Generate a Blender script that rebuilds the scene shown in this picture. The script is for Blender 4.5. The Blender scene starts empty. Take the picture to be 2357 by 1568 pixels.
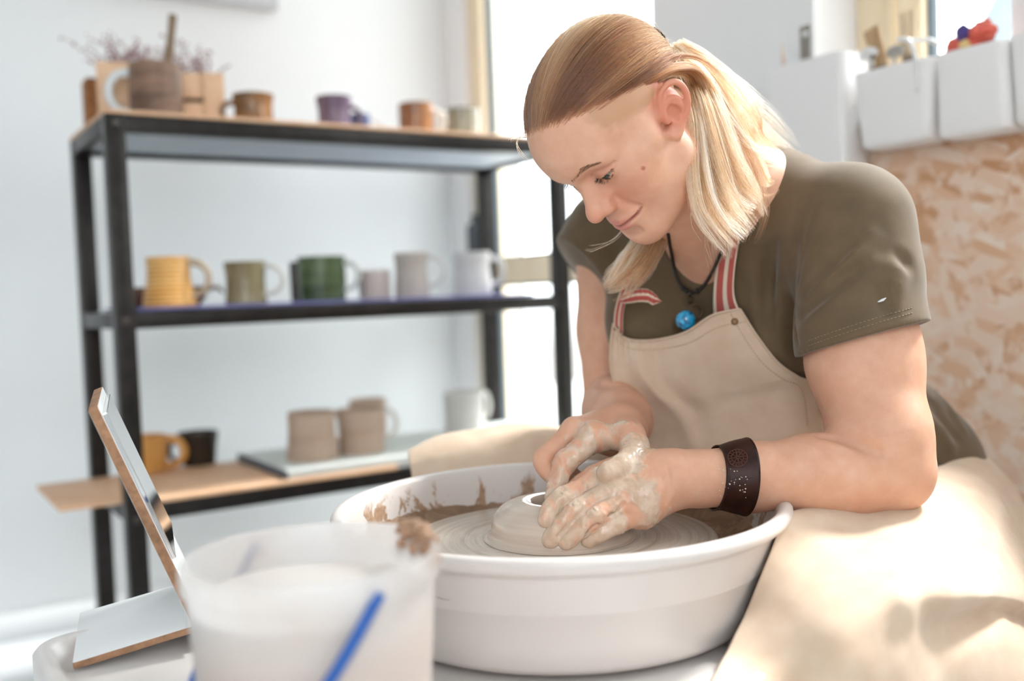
import bpy, bmesh, math, random
import numpy as np
from mathutils import Vector, Matrix

# ---------------------------------------------------------------- camera, sky, sun, exposure
SC = bpy.context.scene
COL = SC.collection
FPX = 2292.0
CAM = np.array([0.0, 0.0, 0.86])
_p, _a = math.radians(2.8), 0.036
FW = np.array([0, math.cos(_p), -math.sin(_p)])
_u0 = np.cross([1.0, 0, 0], FW)
RT = math.cos(_a) * np.array([1.0, 0, 0]) - math.sin(_a) * _u0
UP = np.cross(RT, FW)
cam_data = bpy.data.cameras.new('camera')
cam_data.sensor_width = 36.0
cam_data.lens = FPX / 2357 * 36.0
cam_data.clip_start = 0.05
cam_data.dof.use_dof = True
cam_data.dof.focus_distance = 1.07
cam_data.dof.aperture_fstop = 2.0
cam = bpy.data.objects.new('camera', cam_data)
COL.objects.link(cam)
M4 = Matrix.Identity(4)
for i in range(3):
    M4[i][0], M4[i][1], M4[i][2], M4[i][3] = RT[i], UP[i], -FW[i], CAM[i]
cam.matrix_world = M4
SC.camera = cam

world = bpy.data.worlds.new('world')
SC.world = world
world.use_nodes = True
wn = world.node_tree.nodes
_wt = world.node_tree
_tc = wn.new('ShaderNodeTexCoord')
_sp = wn.new('ShaderNodeSeparateXYZ')
_wt.links.new(_tc.outputs['Generated'], _sp.inputs[0])
_mr = wn.new('ShaderNodeMapRange')
_wt.links.new(_sp.outputs[2], _mr.inputs[0])
_mr.inputs[1].default_value, _mr.inputs[2].default_value = -0.06, 0.04
_mx = wn.new('ShaderNodeMix')
_mx.data_type = 'RGBA'
_wt.links.new(_mr.outputs[0], _mx.inputs[0])
_mx.inputs[6].default_value = (0.26, 0.25, 0.24, 1)        # ground
_mx.inputs[7].default_value = (0.95, 0.975, 1.0, 1)        # bright overcast sky
_wt.links.new(_mx.outputs[2], wn['Background'].inputs['Color'])
wn['Background'].inputs['Strength'].default_value = 6.0

sun_d = bpy.data.lights.new('sun', 'SUN')
sun_d.energy = 5.5
sun_d.angle = math.radians(9)
sun_d.color = (1.0, 0.97, 0.95)
sun = bpy.data.objects.new('sun', sun_d)
COL.objects.link(sun)
_sd = Vector((0.80, 0.42, 1.06))            # towards the sun: through the window in the right wall
sun.rotation_euler = _sd.to_track_quat('Z', 'Y').to_euler()
sun.location = (3, 2, 4)

SC.view_settings.view_transform = 'Standard'
SC.view_settings.look = 'None'
SC.view_settings.gamma = 1.0
SC.view_settings.use_curve_mapping = False
SC.view_settings.exposure = 0.33

# ---------------------------------------------------------------- helpers
def at(px, py, Y):
    """world point at depth Y (metres in front of the lens plane) on the sight line of a photo pixel"""
    d = FW + (px - 1178.5) / FPX * RT - (py - 784) / FPX * UP
    return CAM + d * (Y / d[1])

def ray(px, py):
    return FW + (px - 1178.5) / FPX * RT - (py - 784) / FPX * UP

def at_z(px, py, z):
    d = ray(px, py)
    return CAM + d * ((z - CAM[2]) / d[2])

def at_plane(px, py, n, c):
    d = ray(px, py)
    n = np.asarray(n, float)
    return CAM + d * ((c - n @ CAM) / (n @ d))

def lin(c):
    if isinstance(c, str):
        c = c.lstrip('#')
        c = [int(c[i:i + 2], 16) / 255 for i in (0, 2, 4)]
    return tuple(x / 12.92 if x <= 0.04045 else ((x + 0.055) / 1.055) ** 2.4 for x in c)

class NT:
    """small wrapper to write node trees briefly"""
    def __init__(self, name):
        self.m = bpy.data.materials.new(name)
        self.m.use_nodes = True
        self.t = self.m.node_tree
        self.b = self.t.nodes['Principled BSDF']
        self.out = self.t.nodes['Material Output']
    def n(self, typ, **kw):
        nd = self.t.nodes.new(typ)
        for k, v in kw.items():
            if k in nd.inputs.keys():
                self.set(nd.inputs[k], v)
            else:
                setattr(nd, k, v)
        return nd
    def set(self, sock, v):
        if hasattr(v, 'is_linked') or hasattr(v, 'links'):
            self.t.links.new(v, sock)
        else:
            sock.default_value = v
    def link(self, a, b):
        self.t.links.new(a, b)
    def coord(self, scale=(1, 1, 1), rot=(0, 0, 0), kind='Object'):
        tc = self.n('ShaderNodeTexCoord')
        mp = self.n('ShaderNodeMapping')
        self.link(tc.outputs[kind], mp.inputs['Vector'])
        mp.inputs['Scale'].default_value = scale
        mp.inputs['Rotation'].default_value = rot
        return mp.outputs['Vector']
    def noise(self, vec, scale, detail=4, rough=0.55, dist=0.0):
        nd = self.n('ShaderNodeTexNoise')
        self.link(vec, nd.inputs['Vector'])
        nd.inputs['Scale'].default_value = scale
        nd.inputs['Detail'].default_value = detail
        nd.inputs['Roughness'].default_value = rough
        nd.inputs['Distortion'].default_value = dist
        return nd.outputs['Fac']
    def ramp(self, fac, stops, interp='LINEAR'):
        nd = self.n('ShaderNodeValToRGB')
        self.link(fac, nd.inputs['Fac'])
        cr = nd.color_ramp
        cr.interpolation = interp
        while len(cr.elements) < len(stops):
            cr.elements.new(0.5)
        for e, (p, c) in zip(cr.elements, stops):
            e.position = p
            e.color = (*c, 1) if len(c) == 3 else c
        return nd.outputs['Color']
    def mix(self, fac, a, b, blend='MIX'):
        nd = self.n('ShaderNodeMix', data_type='RGBA', blend_type=blend)
        self.set(nd.inputs[0], fac)
        for s, v in ((nd.inputs[6], a), (nd.inputs[7], b)):
            if isinstance(v, tuple) and len(v) == 3:
                v = (*v, 1)
            self.set(s, v)
        return nd.outputs[2]
    def math(self, op, a, b=0.0, clamp=False):
        nd = self.n('ShaderNodeMath', operation=op, use_clamp=clamp)
        self.set(nd.inputs[0], a)
        self.set(nd.inputs[1], b)
        return nd.outputs[0]
    def bump(self, h, strength=0.3, dist=0.01, normal=None):
        nd = self.n('ShaderNodeBump')
        self.link(h, nd.inputs['Height'])
        nd.inputs['Strength'].default_value = strength
        nd.inputs['Distance'].default_value = dist
        if normal is not None:
            self.link(normal, nd.inputs['Normal'])
        self.link(nd.outputs['Normal'], self.b.inputs['Normal'])
        return nd.outputs['Normal']
    def base(self, v):
        self.set(self.b.inputs['Base Color'], (*v, 1) if isinstance(v, tuple) and len(v) == 3 else v)

_mats = {}
def plain(name, col, rough=0.5, metal=0.0, var=0.08, scale=12, bump=0.0, spec=0.5, coat=0.0, dark=None):
    """procedural paint / plastic / metal with slight colour and gloss variation"""
    if name in _mats:
        return _mats[name]
    s = NT(name)
    c = lin(col)
    v = s.coord()
    f = s.noise(v, scale, 5)
    d = lin(dark) if dark else tuple(x * (1 - var) for x in c)
    s.base(s.ramp(f, [(0.3, d), (0.7, tuple(min(1, x * (1 + var * .5)) for x in c))]))
    s.b.inputs['Roughness'].default_value = rough
    s.b.inputs['Metallic'].default_value = metal
    s.b.inputs['Specular IOR Level'].default_value = spec
    s.b.inputs['Coat Weight'].default_value = coat
    if bump:
        s.bump(s.noise(v, scale * 4, 6), bump, 0.002)
    _mats[name] = s.m
    return s.m

def wood(name, c1, c2, scale=(1.5, 22, 22), rough=0.6, rot=(0, 0, 0)):
    if name in _mats:
        return _mats[name]
    s = NT(name)
    v = s.coord(scale, rot)
    f = s.noise(v, 2.2, 8, 0.65, 0.6)
    s.base(s.ramp(f, [(0.3, lin(c1)), (0.68, lin(c2))]))
    s.b.inputs['Roughness'].default_value = rough
    s.bump(f, 0.15, 0.002)
    _mats[name] = s.m
    return s.m

def link(name, me, mat=None, parent=None, smooth=True):
    o = bpy.data.objects.new(name, me)
    COL.objects.link(o)
    if mat is not None:
        for m in (mat if isinstance(mat, (list, tuple)) else [mat]):
            me.materials.append(m)
    if parent is not None:
        o.parent = parent
    if smooth:
        me.polygons.foreach_set('use_smooth', [True] * len(me.polygons))
    return o

def tag(o, label=None, cat=None, group=None, kind=None):
    if label: o['label'] = label
    if cat: o['category'] = cat
    if group: o['group'] = group
    if kind: o['kind'] = kind
    return o

def thing(name, label, cat, loc=(0, 0, 0), rz=0.0, group=None):
    o = bpy.data.objects.new(name, None)
    o.empty_display_size = 0.05
    COL.objects.link(o)
    o.location = [float(x) for x in loc]
    o.rotation_euler = (0, 0, rz)
    return tag(o, label, cat, group)

def bm_new():
    return bmesh.new()

def bm_obj(name, bm, mat=None, parent=None, smooth=True, angle=None):
    me = bpy.data.meshes.new(name)
    bm.normal_update()
    bm.to_mesh(me)
    bm.free()
    o = link(name, me, mat, parent, smooth)
    if smooth and angle is not None:
        me.set_sharp_from_angle(angle=math.radians(angle))
    return o

def add_box(bm, size, loc=(0, 0, 0), rot=None, bevel=0.0, seg=2):
    r = bmesh.ops.create_cube(bm, size=1.0)
    vs = r['verts']
    bmesh.ops.scale(bm, vec=size, verts=vs)
    if bevel > 0:
        es = list({e for v in vs for e in v.link_edges})
        rb = bmesh.ops.bevel(bm, geom=es, offset=bevel, segments=seg, profile=0.5, affect='EDGES')
        vs = list({v for f in rb['faces'] for v in f.verts} | {v for v in vs if v.is_valid})
    if rot is not None:
        bmesh.ops.rotate(bm, cent=(0, 0, 0), matrix=rot, verts=vs)
    bmesh.ops.translate(bm, vec=[float(x) for x in loc], verts=vs)
    return vs

def add_frame_box(bm, o, ex, ey, ez, bevel=0.0, seg=2):
    """box from corner o with edge vectors ex, ey, ez"""
    o, ex, ey, ez = [np.asarray(x, float) for x in (o, ex, ey, ez)]
    ls = [np.linalg.norm(x) for x in (ex, ey, ez)]
    m = Matrix([[ex[i] / ls[0], ey[i] / ls[1], ez[i] / ls[2]] for i in range(3)])
    return add_box(bm, ls, o + (ex + ey + ez) / 2, m, bevel, seg)

def box_obj(name, size, loc, mat, parent=None, bevel=0.004, rot=None, seg=2):
    bm = bm_new()
    add_box(bm, size, loc, rot, bevel, seg)
    return bm_obj(name, bm, mat, parent, angle=35)

def frame_obj(name, o, ex, ey, ez, mat, parent=None, bevel=0.003, seg=2):
    bm = bm_new()
    add_frame_box(bm, o, ex, ey, ez, bevel, seg)
    return bm_obj(name, bm, mat, parent, angle=35)

def lathe(name, prof, mat=None, parent=None, n=64, loc=(0, 0, 0), angle=50, wob=0.0, seed=0):
    """prof: (radius, z) list; radius 0 closes at the axis"""
    rng = random.Random(seed)
    ph = [rng.random() * 6.28 for _ in range(3)]
    vs, fs, rows = [], [], []
    for r, z in prof:
        if r < 1e-6:
            rows.append([len(vs)])
            vs.append((loc[0], loc[1], loc[2] + z))
        else:
            row = []
            for k in range(n):
                t = 2 * math.pi * k / n
                rr = r * (1 + wob * (math.sin(2 * t + ph[0]) + .5 * math.sin(3 * t + ph[1])))
                row.append(len(vs))
                vs.append((loc[0] + rr * math.cos(t), loc[1] + rr * math.sin(t), loc[2] + z))
            rows.append(row)
    for a, b in zip(rows[:-1], rows[1:]):
        if len(a) == 1 and len(b) == 1:
            continue
        for k in range(n):
            k2 = (k + 1) % n
            if len(a) == 1:
                fs.append((a[0], b[k2], b[k]))
            elif len(b) == 1:
                fs.append((a[k], a[k2], b[0]))
            else:
                fs.append((a[k], a[k2], b[k2], b[k]))
    me = bpy.data.meshes.new(name)
    me.from_pydata(vs, [], fs)
    me.update()
    o = link(name, me, mat, parent)
    bm = bmesh.new(); bm.from_mesh(me); bmesh.ops.recalc_face_normals(bm, faces=bm.faces); bm.to_mesh(me); bm.free()
    me.polygons.foreach_set('use_smooth', [True] * len(me.polygons))
    me.set_sharp_from_angle(angle=math.radians(angle))
    return o

def spline(pts, n):
    """Catmull-Rom through pts, n samples"""
    P = np.asarray(pts, float)
    if len(P) == 2:
        t = np.linspace(0, 1, n)[:, None]
        return P[0] * (1 - t) + P[1] * t
    E = np.vstack([2 * P[0] - P[1], P, 2 * P[-1] - P[-2]])
    t = np.linspace(0, len(P) - 1 - 1e-9, n)
    i = t.astype(int)
    f = (t - i)[:, None]
    a, b, c, d = E[i], E[i + 1], E[i + 2], E[i + 3]
    return 0.5 * ((2 * b) + (-a + c) * f + (2 * a - 5 * b + 4 * c - d) * f ** 2 + (-a + 3 * b - 3 * c + d) * f ** 3)

def add_tube(bm, pts, rad, n=10, cap=True, flat=1.0, up=None):
    """tube along pts; rad scalar or list; flat squashes along the second frame axis"""
    P = np.asarray(pts, float)
    m = len(P)
    rad = np.full(m, rad) if np.isscalar(rad) else np.interp(np.linspace(0, 1, m), np.linspace(0, 1, len(rad)), rad)
    T = np.gradient(P, axis=0)
    T /= np.linalg.norm(T, axis=1)[:, None] + 1e-12
    ref = np.array([0, 0, 1.0]) if up is None else np.asarray(up, float)
    if up is None and abs(T[0] @ ref) > 0.9:
        ref = np.array([1.0, 0, 0])
    rows = []
    for i in range(m):
        a = np.cross(T[i], ref)
        a /= np.linalg.norm(a) + 1e-12
        b = np.cross(a, T[i])
        if up is None:
            ref = b
        rows.append([bm.verts.new(P[i] + rad[i] * (math.cos(2 * math.pi * k / n) * a + flat * math.sin(2 * math.pi * k / n) * b)) for k in range(n)])
    for r1, r2 in zip(rows[:-1], rows[1:]):
        for k in range(n):
            bm.faces.new((r1[k], r1[(k + 1) % n], r2[(k + 1) % n], r2[k]))
    if cap:
        bm.faces.new(rows[0][::-1])
        bm.faces.new(rows[-1])

def tube_obj(name, pts, rad, mat, parent=None, n=10, flat=1.0, up=None):
    bm = bm_new()
    add_tube(bm, pts, rad, n, True, flat, up)
    bmesh.ops.recalc_face_normals(bm, faces=bm.faces)
    return bm_obj(name, bm, mat, parent, angle=60)

# ---------------------------------------------------------------- room frame
LV = np.array([math.sin(math.radians(57)), math.cos(math.radians(57)), 0.0])   # along the back wall
DV = np.array([-LV[1], LV[0], 0.0])                                            # towards the back wall
ZV = np.array([0, 0, 1.0])
def ld(l, d, z=0.0):
    return LV * l + DV * d + ZV * z
RZ = math.atan2(LV[1], LV[0])
WALL_L, WALL_D = 1.645, 2.878

def slab(bm, l0, l1, d0, d1, z0, z1, bevel=0.0):
    add_frame_box(bm, ld(l0, d0, z0), LV * (l1 - l0), DV * (d1 - d0), ZV * (z1 - z0), bevel)

def slab_obj(name, l0, l1, d0, d1, z0, z1, mat, parent=None, bevel=0.0):
    bm = bm_new()
    slab(bm, l0, l1, d0, d1, z0, z1, bevel)
    return bm_obj(name, bm, mat, parent, angle=35)

def st(o, label=None):
    o['kind'] = 'structure'
    if label: o['label'] = label
    return o

m_wall = plain('wall_paint', '#eef1f2', 0.85, 0, 0.02, 3, 0.06)
m_wall2 = plain('wall_paint_grey', '#f5f4f4', 0.85, 0, 0.02, 3, 0.06)
m_floor = plain('floor_resin', '#e3e6e8', 0.35, 0, 0.05, 4, 0.03)
m_frame = wood('window_timber', '#efd6ae', '#f8e9cf', (14, 14, 1.2), 0.45)
m_gasket = plain('gasket_grey', '#5e6a72', 0.5, 0, 0.05)

def osb():
    s = NT('osb_board')
    cols = None
    for i, (ang, seed) in enumerate(((0.5, 0), (1.9, 3), (2.75, 7))):
        mp = s.coord((1, 1, 1), (0, 0, 0))
        rot = s.n('ShaderNodeVectorRotate', rotation_type='AXIS_ANGLE')
        s.link(mp, rot.inputs['Vector'])
        rot.inputs['Axis'].default_value = tuple(LV)
        rot.inputs['Angle'].default_value = ang
        m2 = s.n('ShaderNodeMapping')
        s.link(rot.outputs['Vector'], m2.inputs['Vector'])
        m2.inputs['Rotation'].default_value = (0, 0, -RZ)
        m3 = s.n('ShaderNodeMapping')
        s.link(m2.outputs['Vector'], m3.inputs['Vector'])
        m3.inputs['Scale'].default_value = (4, 12, 46)
        m3.inputs['Location'].default_value = (seed, seed * 1.3, seed * 2.1)
        vo = s.n('ShaderNodeTexVoronoi', feature='F1')
        s.link(m3.outputs['Vector'], vo.inputs['Vector'])
        vo.inputs['Scale'].default_value = 1.0
        vo.inputs['Randomness'].default_value = 1.0
        sep = s.n('ShaderNodeSeparateColor')
        s.link(vo.outputs['Color'], sep.inputs['Color'])
        c = s.ramp(sep.outputs[0], [(0.0, lin('#d09a70')), (0.25, lin('#e9bd9a')), (0.6, lin('#f2d3ba')), (1.0, lin('#f8e4d3'))])
        if cols is None:
            cols = c
        else:
            nf = s.noise(s.coord((1, 1, 1)), 16 + 5 * i, 3)
            cols = s.mix(s.ramp(nf, [(0.44, (0, 0, 0)), (0.54, (1, 1, 1))]), cols, c)
    s.base(cols)
    s.b.inputs['Roughness'].default_value = 0.6
    s.bump(s.noise(s.coord((6, 6, 30)), 4, 5), 0.2, 0.003)
    return s.m
m_osb = osb()

def glass_mat():
    s = NT('window_glass')
    tr = s.n('ShaderNodeBsdfTransparent')
    tr.inputs['Color'].default_value = (0.96, 0.98, 0.98, 1)
    gl = s.n('ShaderNodeBsdfGlossy')
    gl.inputs['Roughness'].default_value = 0.02
    fr = s.n('ShaderNodeLayerWeight')
    fr.inputs['Blend'].default_value = 0.12
    v = s.noise(s.coord((1, 1, 1)), 6, 2)
    f2 = s.math('MULTIPLY', fr.outputs['Fresnel'], s.math('ADD', v, 0.2), True)
    mx = s.n('ShaderNodeMixShader')
    s.link(f2, mx.inputs[0]); s.link(tr.outputs[0], mx.inputs[1]); s.link(gl.outputs[0], mx.inputs[2])
    s.link(mx.outputs[0], s.out.inputs['Surface'])
    return s.m
m_glass = glass_mat()

# floor and walls
bm = bm_new()
slab(bm, -1.6, WALL_L + 0.25, -1.2, WALL_D + 0.2, -0.06, 0.0)
st(bm_obj('floor', bm, m_floor, smooth=False), 'pale smooth studio floor')
bm = bm_new()
slab(bm, -1.6, WALL_L + 0.25, WALL_D, WALL_D + 0.2, 0, 2.7)
st(bm_obj('wall_back', bm, m_wall, smooth=False), 'white painted wall behind the metal shelf')
st(slab_obj('baseboard_back', -1.6, WALL_L, WALL_D - 0.014, WALL_D, 0, 0.07, m_wall, None, 0.003), 'white skirting at the foot of the back wall')
st(slab_obj('ceiling', -1.6, WALL_L + 0.25, -1.2, WALL_D + 0.2, 2.7, 2.8, m_wall), 'white ceiling')
st(slab_obj('wall_left', -1.8, -1.6, -1.4, WALL_D + 0.2, 0, 2.7, m_wall), 'white wall on the left')
bm = bm_new()
slab(bm, -1.6, -1.45, -1.4, -1.2, 0, 2.7)
slab(bm, -1.45, -.2, -1.4, -1.2, 0, 1.0)  # opening in this unseen wall is added to let in fill light
slab(bm, -1.45, -.2, -1.4, -1.2, 2.4, 2.7)
slab(bm, -.2, WALL_L + .25, -1.4, -1.2, 0, 2.7)
st(bm_obj('wall_front', bm, m_wall, smooth=False), 'white wall behind the camera with an unseen wide opening added for fill light')
DO0, DO1 = 1.86, 2.66          # glazed door opening along the right wall
WI0, WI1, WZ0, WZ1 = -0.95, 1.37, 1.16, 2.45  # near end of the window lies out of view, lengthened for more light
T0, T1 = WALL_L, WALL_L + 0.2
bm = bm_new()
slab(bm, T0, T1, DO1 + .092, WALL_D, 0, 2.7)
slab(bm, T0, T1, DO0, DO1 + .092, 2.5, 2.7)
slab(bm, T0, T1, WI1, DO0, 0, 2.7)
slab(bm, T0, T1, WI0, WI1, 0, WZ0)
slab(bm, T0, T1, WI0, WI1, WZ1, 2.7)
slab(bm, T0, T1, -1.2, WI0, 0, 2.7)
st(bm_obj('wall_right', bm, m_wall2, smooth=False), 'white wall with the glazed door and the timber window')
st(slab_obj('trim_1', T0 - 0.018, T0 - 0.0002, -1.2, 1.46, 0.0, WZ0 - 0.004, m_osb, None, 0.002), 'strand board lining under the timber window')
st(slab_obj('trim_2', T0 - 0.03, T0 + 0.1, WI0 + 0.01, WI1 - 0.002, WZ0 - 0.001, WZ0 + 0.022, m_wall2, None, 0.004), 'white sill of the timber window')

# glazed door beside the shelf
def opening(name, label, d0, d1, z0, z1, l0, l1, fw, bars=(), fb=None):
    fb = fb or fw
    bm = bm_new()
    slab(bm, l0, l1, d0, d0 + fw, z0, z1, 0.004)
    slab(bm, l0, l1, d1 - fw, d1, z0, z1, 0.004)
    slab(bm, l0 + .001, l1 - .001, d0 + fw, d1 - fw, z1 - fw, z1, 0.004)
    slab(bm, l0 + .001, l1 - .001, d0 + fw, d1 - fw, z0, z0 + fb, 0.004)
    root = bm_obj(name, bm, m_frame, angle=35)
    st(root, label)
    for z in bars:
        slab_obj('transom', l0 + .004, l1 - .004, d0 + fw - .002, d1 - fw + .002, z - 0.04, z + 0.04, m_frame, root, 0.004)
    zs = [z0 + fb] + [v for b in bars for v in (b - .04, b + .04)] + [z1 - fw]
    for a, b in zip(zs[::2], zs[1::2]):
        lm = (l0 + l1) / 2
        slab_obj('pane', lm - .003, lm + .003, d0 + fw - .004, d1 - fw + .004, a - .003, b + .003, m_glass, root)
        bm = bm_new()
        g = 0.008
        slab(bm, lm - .012, lm + .012, d0 + fw - .001, d0 + fw + g, a, b)
        slab(bm, lm - .012, lm + .012, d1 - fw - g, d1 - fw + .001, a, b)
        slab(bm, lm - .012, lm + .012, d0 + fw + g, d1 - fw - g, b - g, b)
        slab(bm, lm - .012, lm + .012, d0 + fw + g, d1 - fw - g, a, a + g)
        bm_obj('gasket', bm, m_gasket, root, smooth=False)
    return root
door = opening('door_1', 'timber framed glazed door beside the metal shelf', DO0 - .06, DO1 + .09, 0.0, 2.499, T0 + 0.02, T0 + 0.09, 0.065, (0.925,))
bm = bm_new()
add_box(bm, (0.03, 0.04, 0.12), ld(T0 + .005, DO1 + .055, 1.05), Matrix.Rotation(RZ, 3, 'Z'), 0.006)
add_tube(bm, [ld(T0 + .01, DO1 + .05, 1.07), ld(T0 - .03, DO1 + .05, 1.07), ld(T0 - .035, DO1 + .04, 1.06), ld(T0 - .035, DO1 + .04, .97)], 0.010, 8)
bm_obj('door_handle', bm, plain('handle_dark', '#3b4046', 0.4, 0.3), door, angle=45)
win = opening('window_1', 'timber window above the white hanging containers', WI0 + .001, WI1 - .001, WZ0 + 0.001, WZ1 - .001, T0 + 0.13, T0 + 0.19, 0.155, (), 0.10)
bm = bm_new()
slab(bm, T0 + 0.118, T0 + 0.131, WI1 - 0.10, WI1 - 0.085, WZ0 + .025, WZ1)
bm_obj('sash_bead', bm, m_frame, win, smooth=False)

# building made up to imitate the streaked blue-grey reflection in the pane
s = NT('outside_roof')
f = s.noise(s.coord((1, 1, 1)), 3.0, 6, 0.6, 1.2)
f2 = s.n('ShaderNodeTexWave', wave_type='BANDS', bands_direction='DIAGONAL')
s.link(s.coord((3, 3, 3)), f2.inputs['Vector'])
f2.inputs['Distortion'].default_value = 3.0
f2.inputs['Detail'].default_value = 3
s.base(s.mix(0.5, s.ramp(f, [(0.3, lin('#3c464c')), (0.7, lin('#5c676c'))]), s.ramp(f2.outputs['Fac'], [(0.2, lin('#3e4a50')), (0.9, lin('#6a7377'))])))
s.b.inputs['Roughness'].default_value = 0.5
m_roof = s.m
t = thing('outbuilding', 'made-up outbuilding giving the timber window its streaked blue-grey reflection', 'building', ld(4.6, 0.2, 0))
bm = bm_new(); add_box(bm, (2.2, 5.6, 1.4), (1.25, 0, 0.7), None, 0.01)
bm_obj('wall', bm, plain('render_grey', '#5f666a', 0.9), t, smooth=False)
bm = bm_new()
bmesh.ops.create_grid(bm, x_segments=1, y_segments=60, size=0.5)
for v in bm.verts:
    k = round((v.co.y + .5) * 60)
    x = v.co.x + .5
    v.co = Vector((x * 2.6 - 0.05, (v.co.y) * 6.0, 1.42 + x * 3.2 + (0.03 if k % 3 == 0 else 0.0)))
bmesh.ops.solidify(bm, geom=bm.faces[:], thickness=0.03)
bm_obj('roof', bm, m_roof, t, smooth=False)
t.rotation_euler = (0, 0, RZ)
# small ground outside so that the outbuilding stands on something
bm = bm_new(); slab(bm, T1 + .02, 9, -6, 8, -0.5, -0.06)
st(bm_obj('ground', bm, plain('outside_gravel', '#cfcdc8', 0.9, 0, .15, 8), smooth=False), 'pale paving outside the windows')
for o in t.children: pass

# ---------------------------------------------------------------- metal shelf
m_steel = plain('black_steel', '#2a2624', 0.38, 0.55, 0.35, 30, 0.05)
m_board = wood('pine_board', '#d9a67f', '#ecc6a2', (1.5, 20, 20), 0.6, (0, 0, -RZ))
m_boardw = plain('white_laminate', '#e9eaea', 0.5)
SL0, SL1, SD0, SD1 = 0.43, 1.585, 2.141, 2.545
ZT, ZM, ZB = 1.252, 0.848, 0.447
pw = 0.040
rack = thing('metal_shelving_rack', 'black steel shelving rack with three levels in the corner', 'shelf', ld((SL0 + SL1) / 2, (SD0 + SD1) / 2, 0))
def rel(o, root):
    """keep the world place of a mesh built in world coordinates under an Empty"""
    o.parent = root
    o.matrix_parent_inverse = Matrix.LocRotScale(root.location, root.rotation_euler, None).inverted()
    return o
for l in (SL0, SL1 - pw):
    for d in (SD0, SD1 - pw):
        rel(slab_obj('post', l, l + pw, d, d + pw, 0, ZT - .001, m_steel, None, 0.002), rack)
for z in (ZT, ZM, ZB):
    for d in (SD0 + .001, SD1 - .031):
        rel(slab_obj('rail', SL0 + pw, SL1 - pw, d, d + 0.03, z - 0.037, z - .002, m_steel, None, 0.002), rack)
    for l in (SL0 + .001, SL1 - .031):
        rel(slab_obj('rail', l, l + 0.03, SD0 + pw, SD1 - pw, z - 0.036, z - .002, m_steel, None, 0.002), rack)
m_under = plain('grey_board', '#c3ccd2', 0.6)
rel(slab_obj('shelf_board', SL0 + .03, SL1 - .03, SD0 + .03, SD1 - .03, ZT - .026, ZT - .003, m_under, None, 0.001), rack)
rel(slab_obj('shelf_board', SL0 - .0, SL1 - .0, SD0 - .0, SD1, ZT - .001, ZT + .007, m_board, None, 0.002), rack)
rel(slab_obj('shelf_board', SL0 + .03, SL1 - .03, SD0 + .03, SD1 - .03, ZM - .012, ZM - .0005, m_boardw, None, 0.001), rack)
o = rel(slab_obj('shelf_board', SL0 - .12, SL1 - .35, SD0 + pw + .002, SD1 - pw - .002, ZB - .001, ZB + .009, m_board, None, 0.002), rack)
o['label'] = 'pine board sticking out past the left posts'
o2 = rel(slab_obj('shelf_board', SL0 + pw + .004, SL0 + .62, SD0 - .004, SD0 + pw, ZB - .001, ZB + .008, m_board, None, 0.002), rack)
for z in (ZB - .03, ZM - .02, ZT - .02):
    l = SL0 + .012
    bm = bm_new()
    if True:
        add_box(bm, (.004, .014, .014), ld(l + .008, SD0 - .002, z), Matrix.Rotation(RZ + math.pi / 2, 3, 'Z'), .002)
    rel(bm_obj('bolt', bm, plain('bolt_steel', '#55504c', 0.35, 0.8), None, angle=40), rack)

mat_blue = plain('blue_mat', '#6f6fa3', 0.8, 0, 0.15, 20)
tb = bm_new(); slab(tb, SL0 + pw + .006, SL1 - .12, SD0 + .004, SD1 - .06, ZM + .000, ZM + .006, .002)
tag(bm_obj('cloth_mat', tb, mat_blue, angle=35), 'violet blue mat lying along the middle shelf', 'mat')
# white plaster bat on the lowest shelf
P = [at_z(x, y, ZB + .028) for x, y in ((558, 1043), (672, 1088))]
tb = bm_new(); slab(tb, P[1] @ LV, SL1 - .006, SD0 + .004, SD1 - .05, ZB + .0095, ZB + .028, .002)
wb = tag(bm_obj('ware_board', tb, plain('plaster_bat', '#dfe3de', 0.7, 0, .06, 10), angle=35), 'pale plaster ware board with a dark left edge on the lowest shelf', 'board')
o = slab_obj('edge_strip', P[1] @ LV - .006, P[1] @ LV - .0002, SD0 + .005, SD1 - .051, ZB + .0097, ZB + .0275, plain('edge_slate', '#5a5f6b', .6), None, .001)
o.parent = wb

# ---------------------------------------------------------------- pottery on the shelf
def glaze(name, c1, c2, scale=8, stretch=(1, 1, 1), rough=0.25, lo=.35, hi=.65, c3=None, ribs=0):
    if name in _mats: return _mats[name]
    s = NT(name)
    v = s.coord(stretch)
    f = s.noise(v, scale, 6, .6, .4)
    st_ = [(lo, lin(c1)), (hi, lin(c2))]
    if c3: st_.append((min(1, hi + .15), lin(c3)))
    s.base(s.ramp(f, st_))
    s.b.inputs['Roughness'].default_value = rough
    s.b.inputs['Coat Weight'].default_value = 0.0
    if ribs:
        w = s.n('ShaderNodeTexWave', wave_type='BANDS', bands_direction='Z')
        s.link(s.coord((1, 1, 1)), w.inputs['Vector']); w.inputs['Scale'].default_value = ribs
        s.bump(w.outputs['Fac'], .5, .002)
    else:
        s.bump(f, .1, .002)
    _mats[name] = s.m
    return s.m

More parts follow.
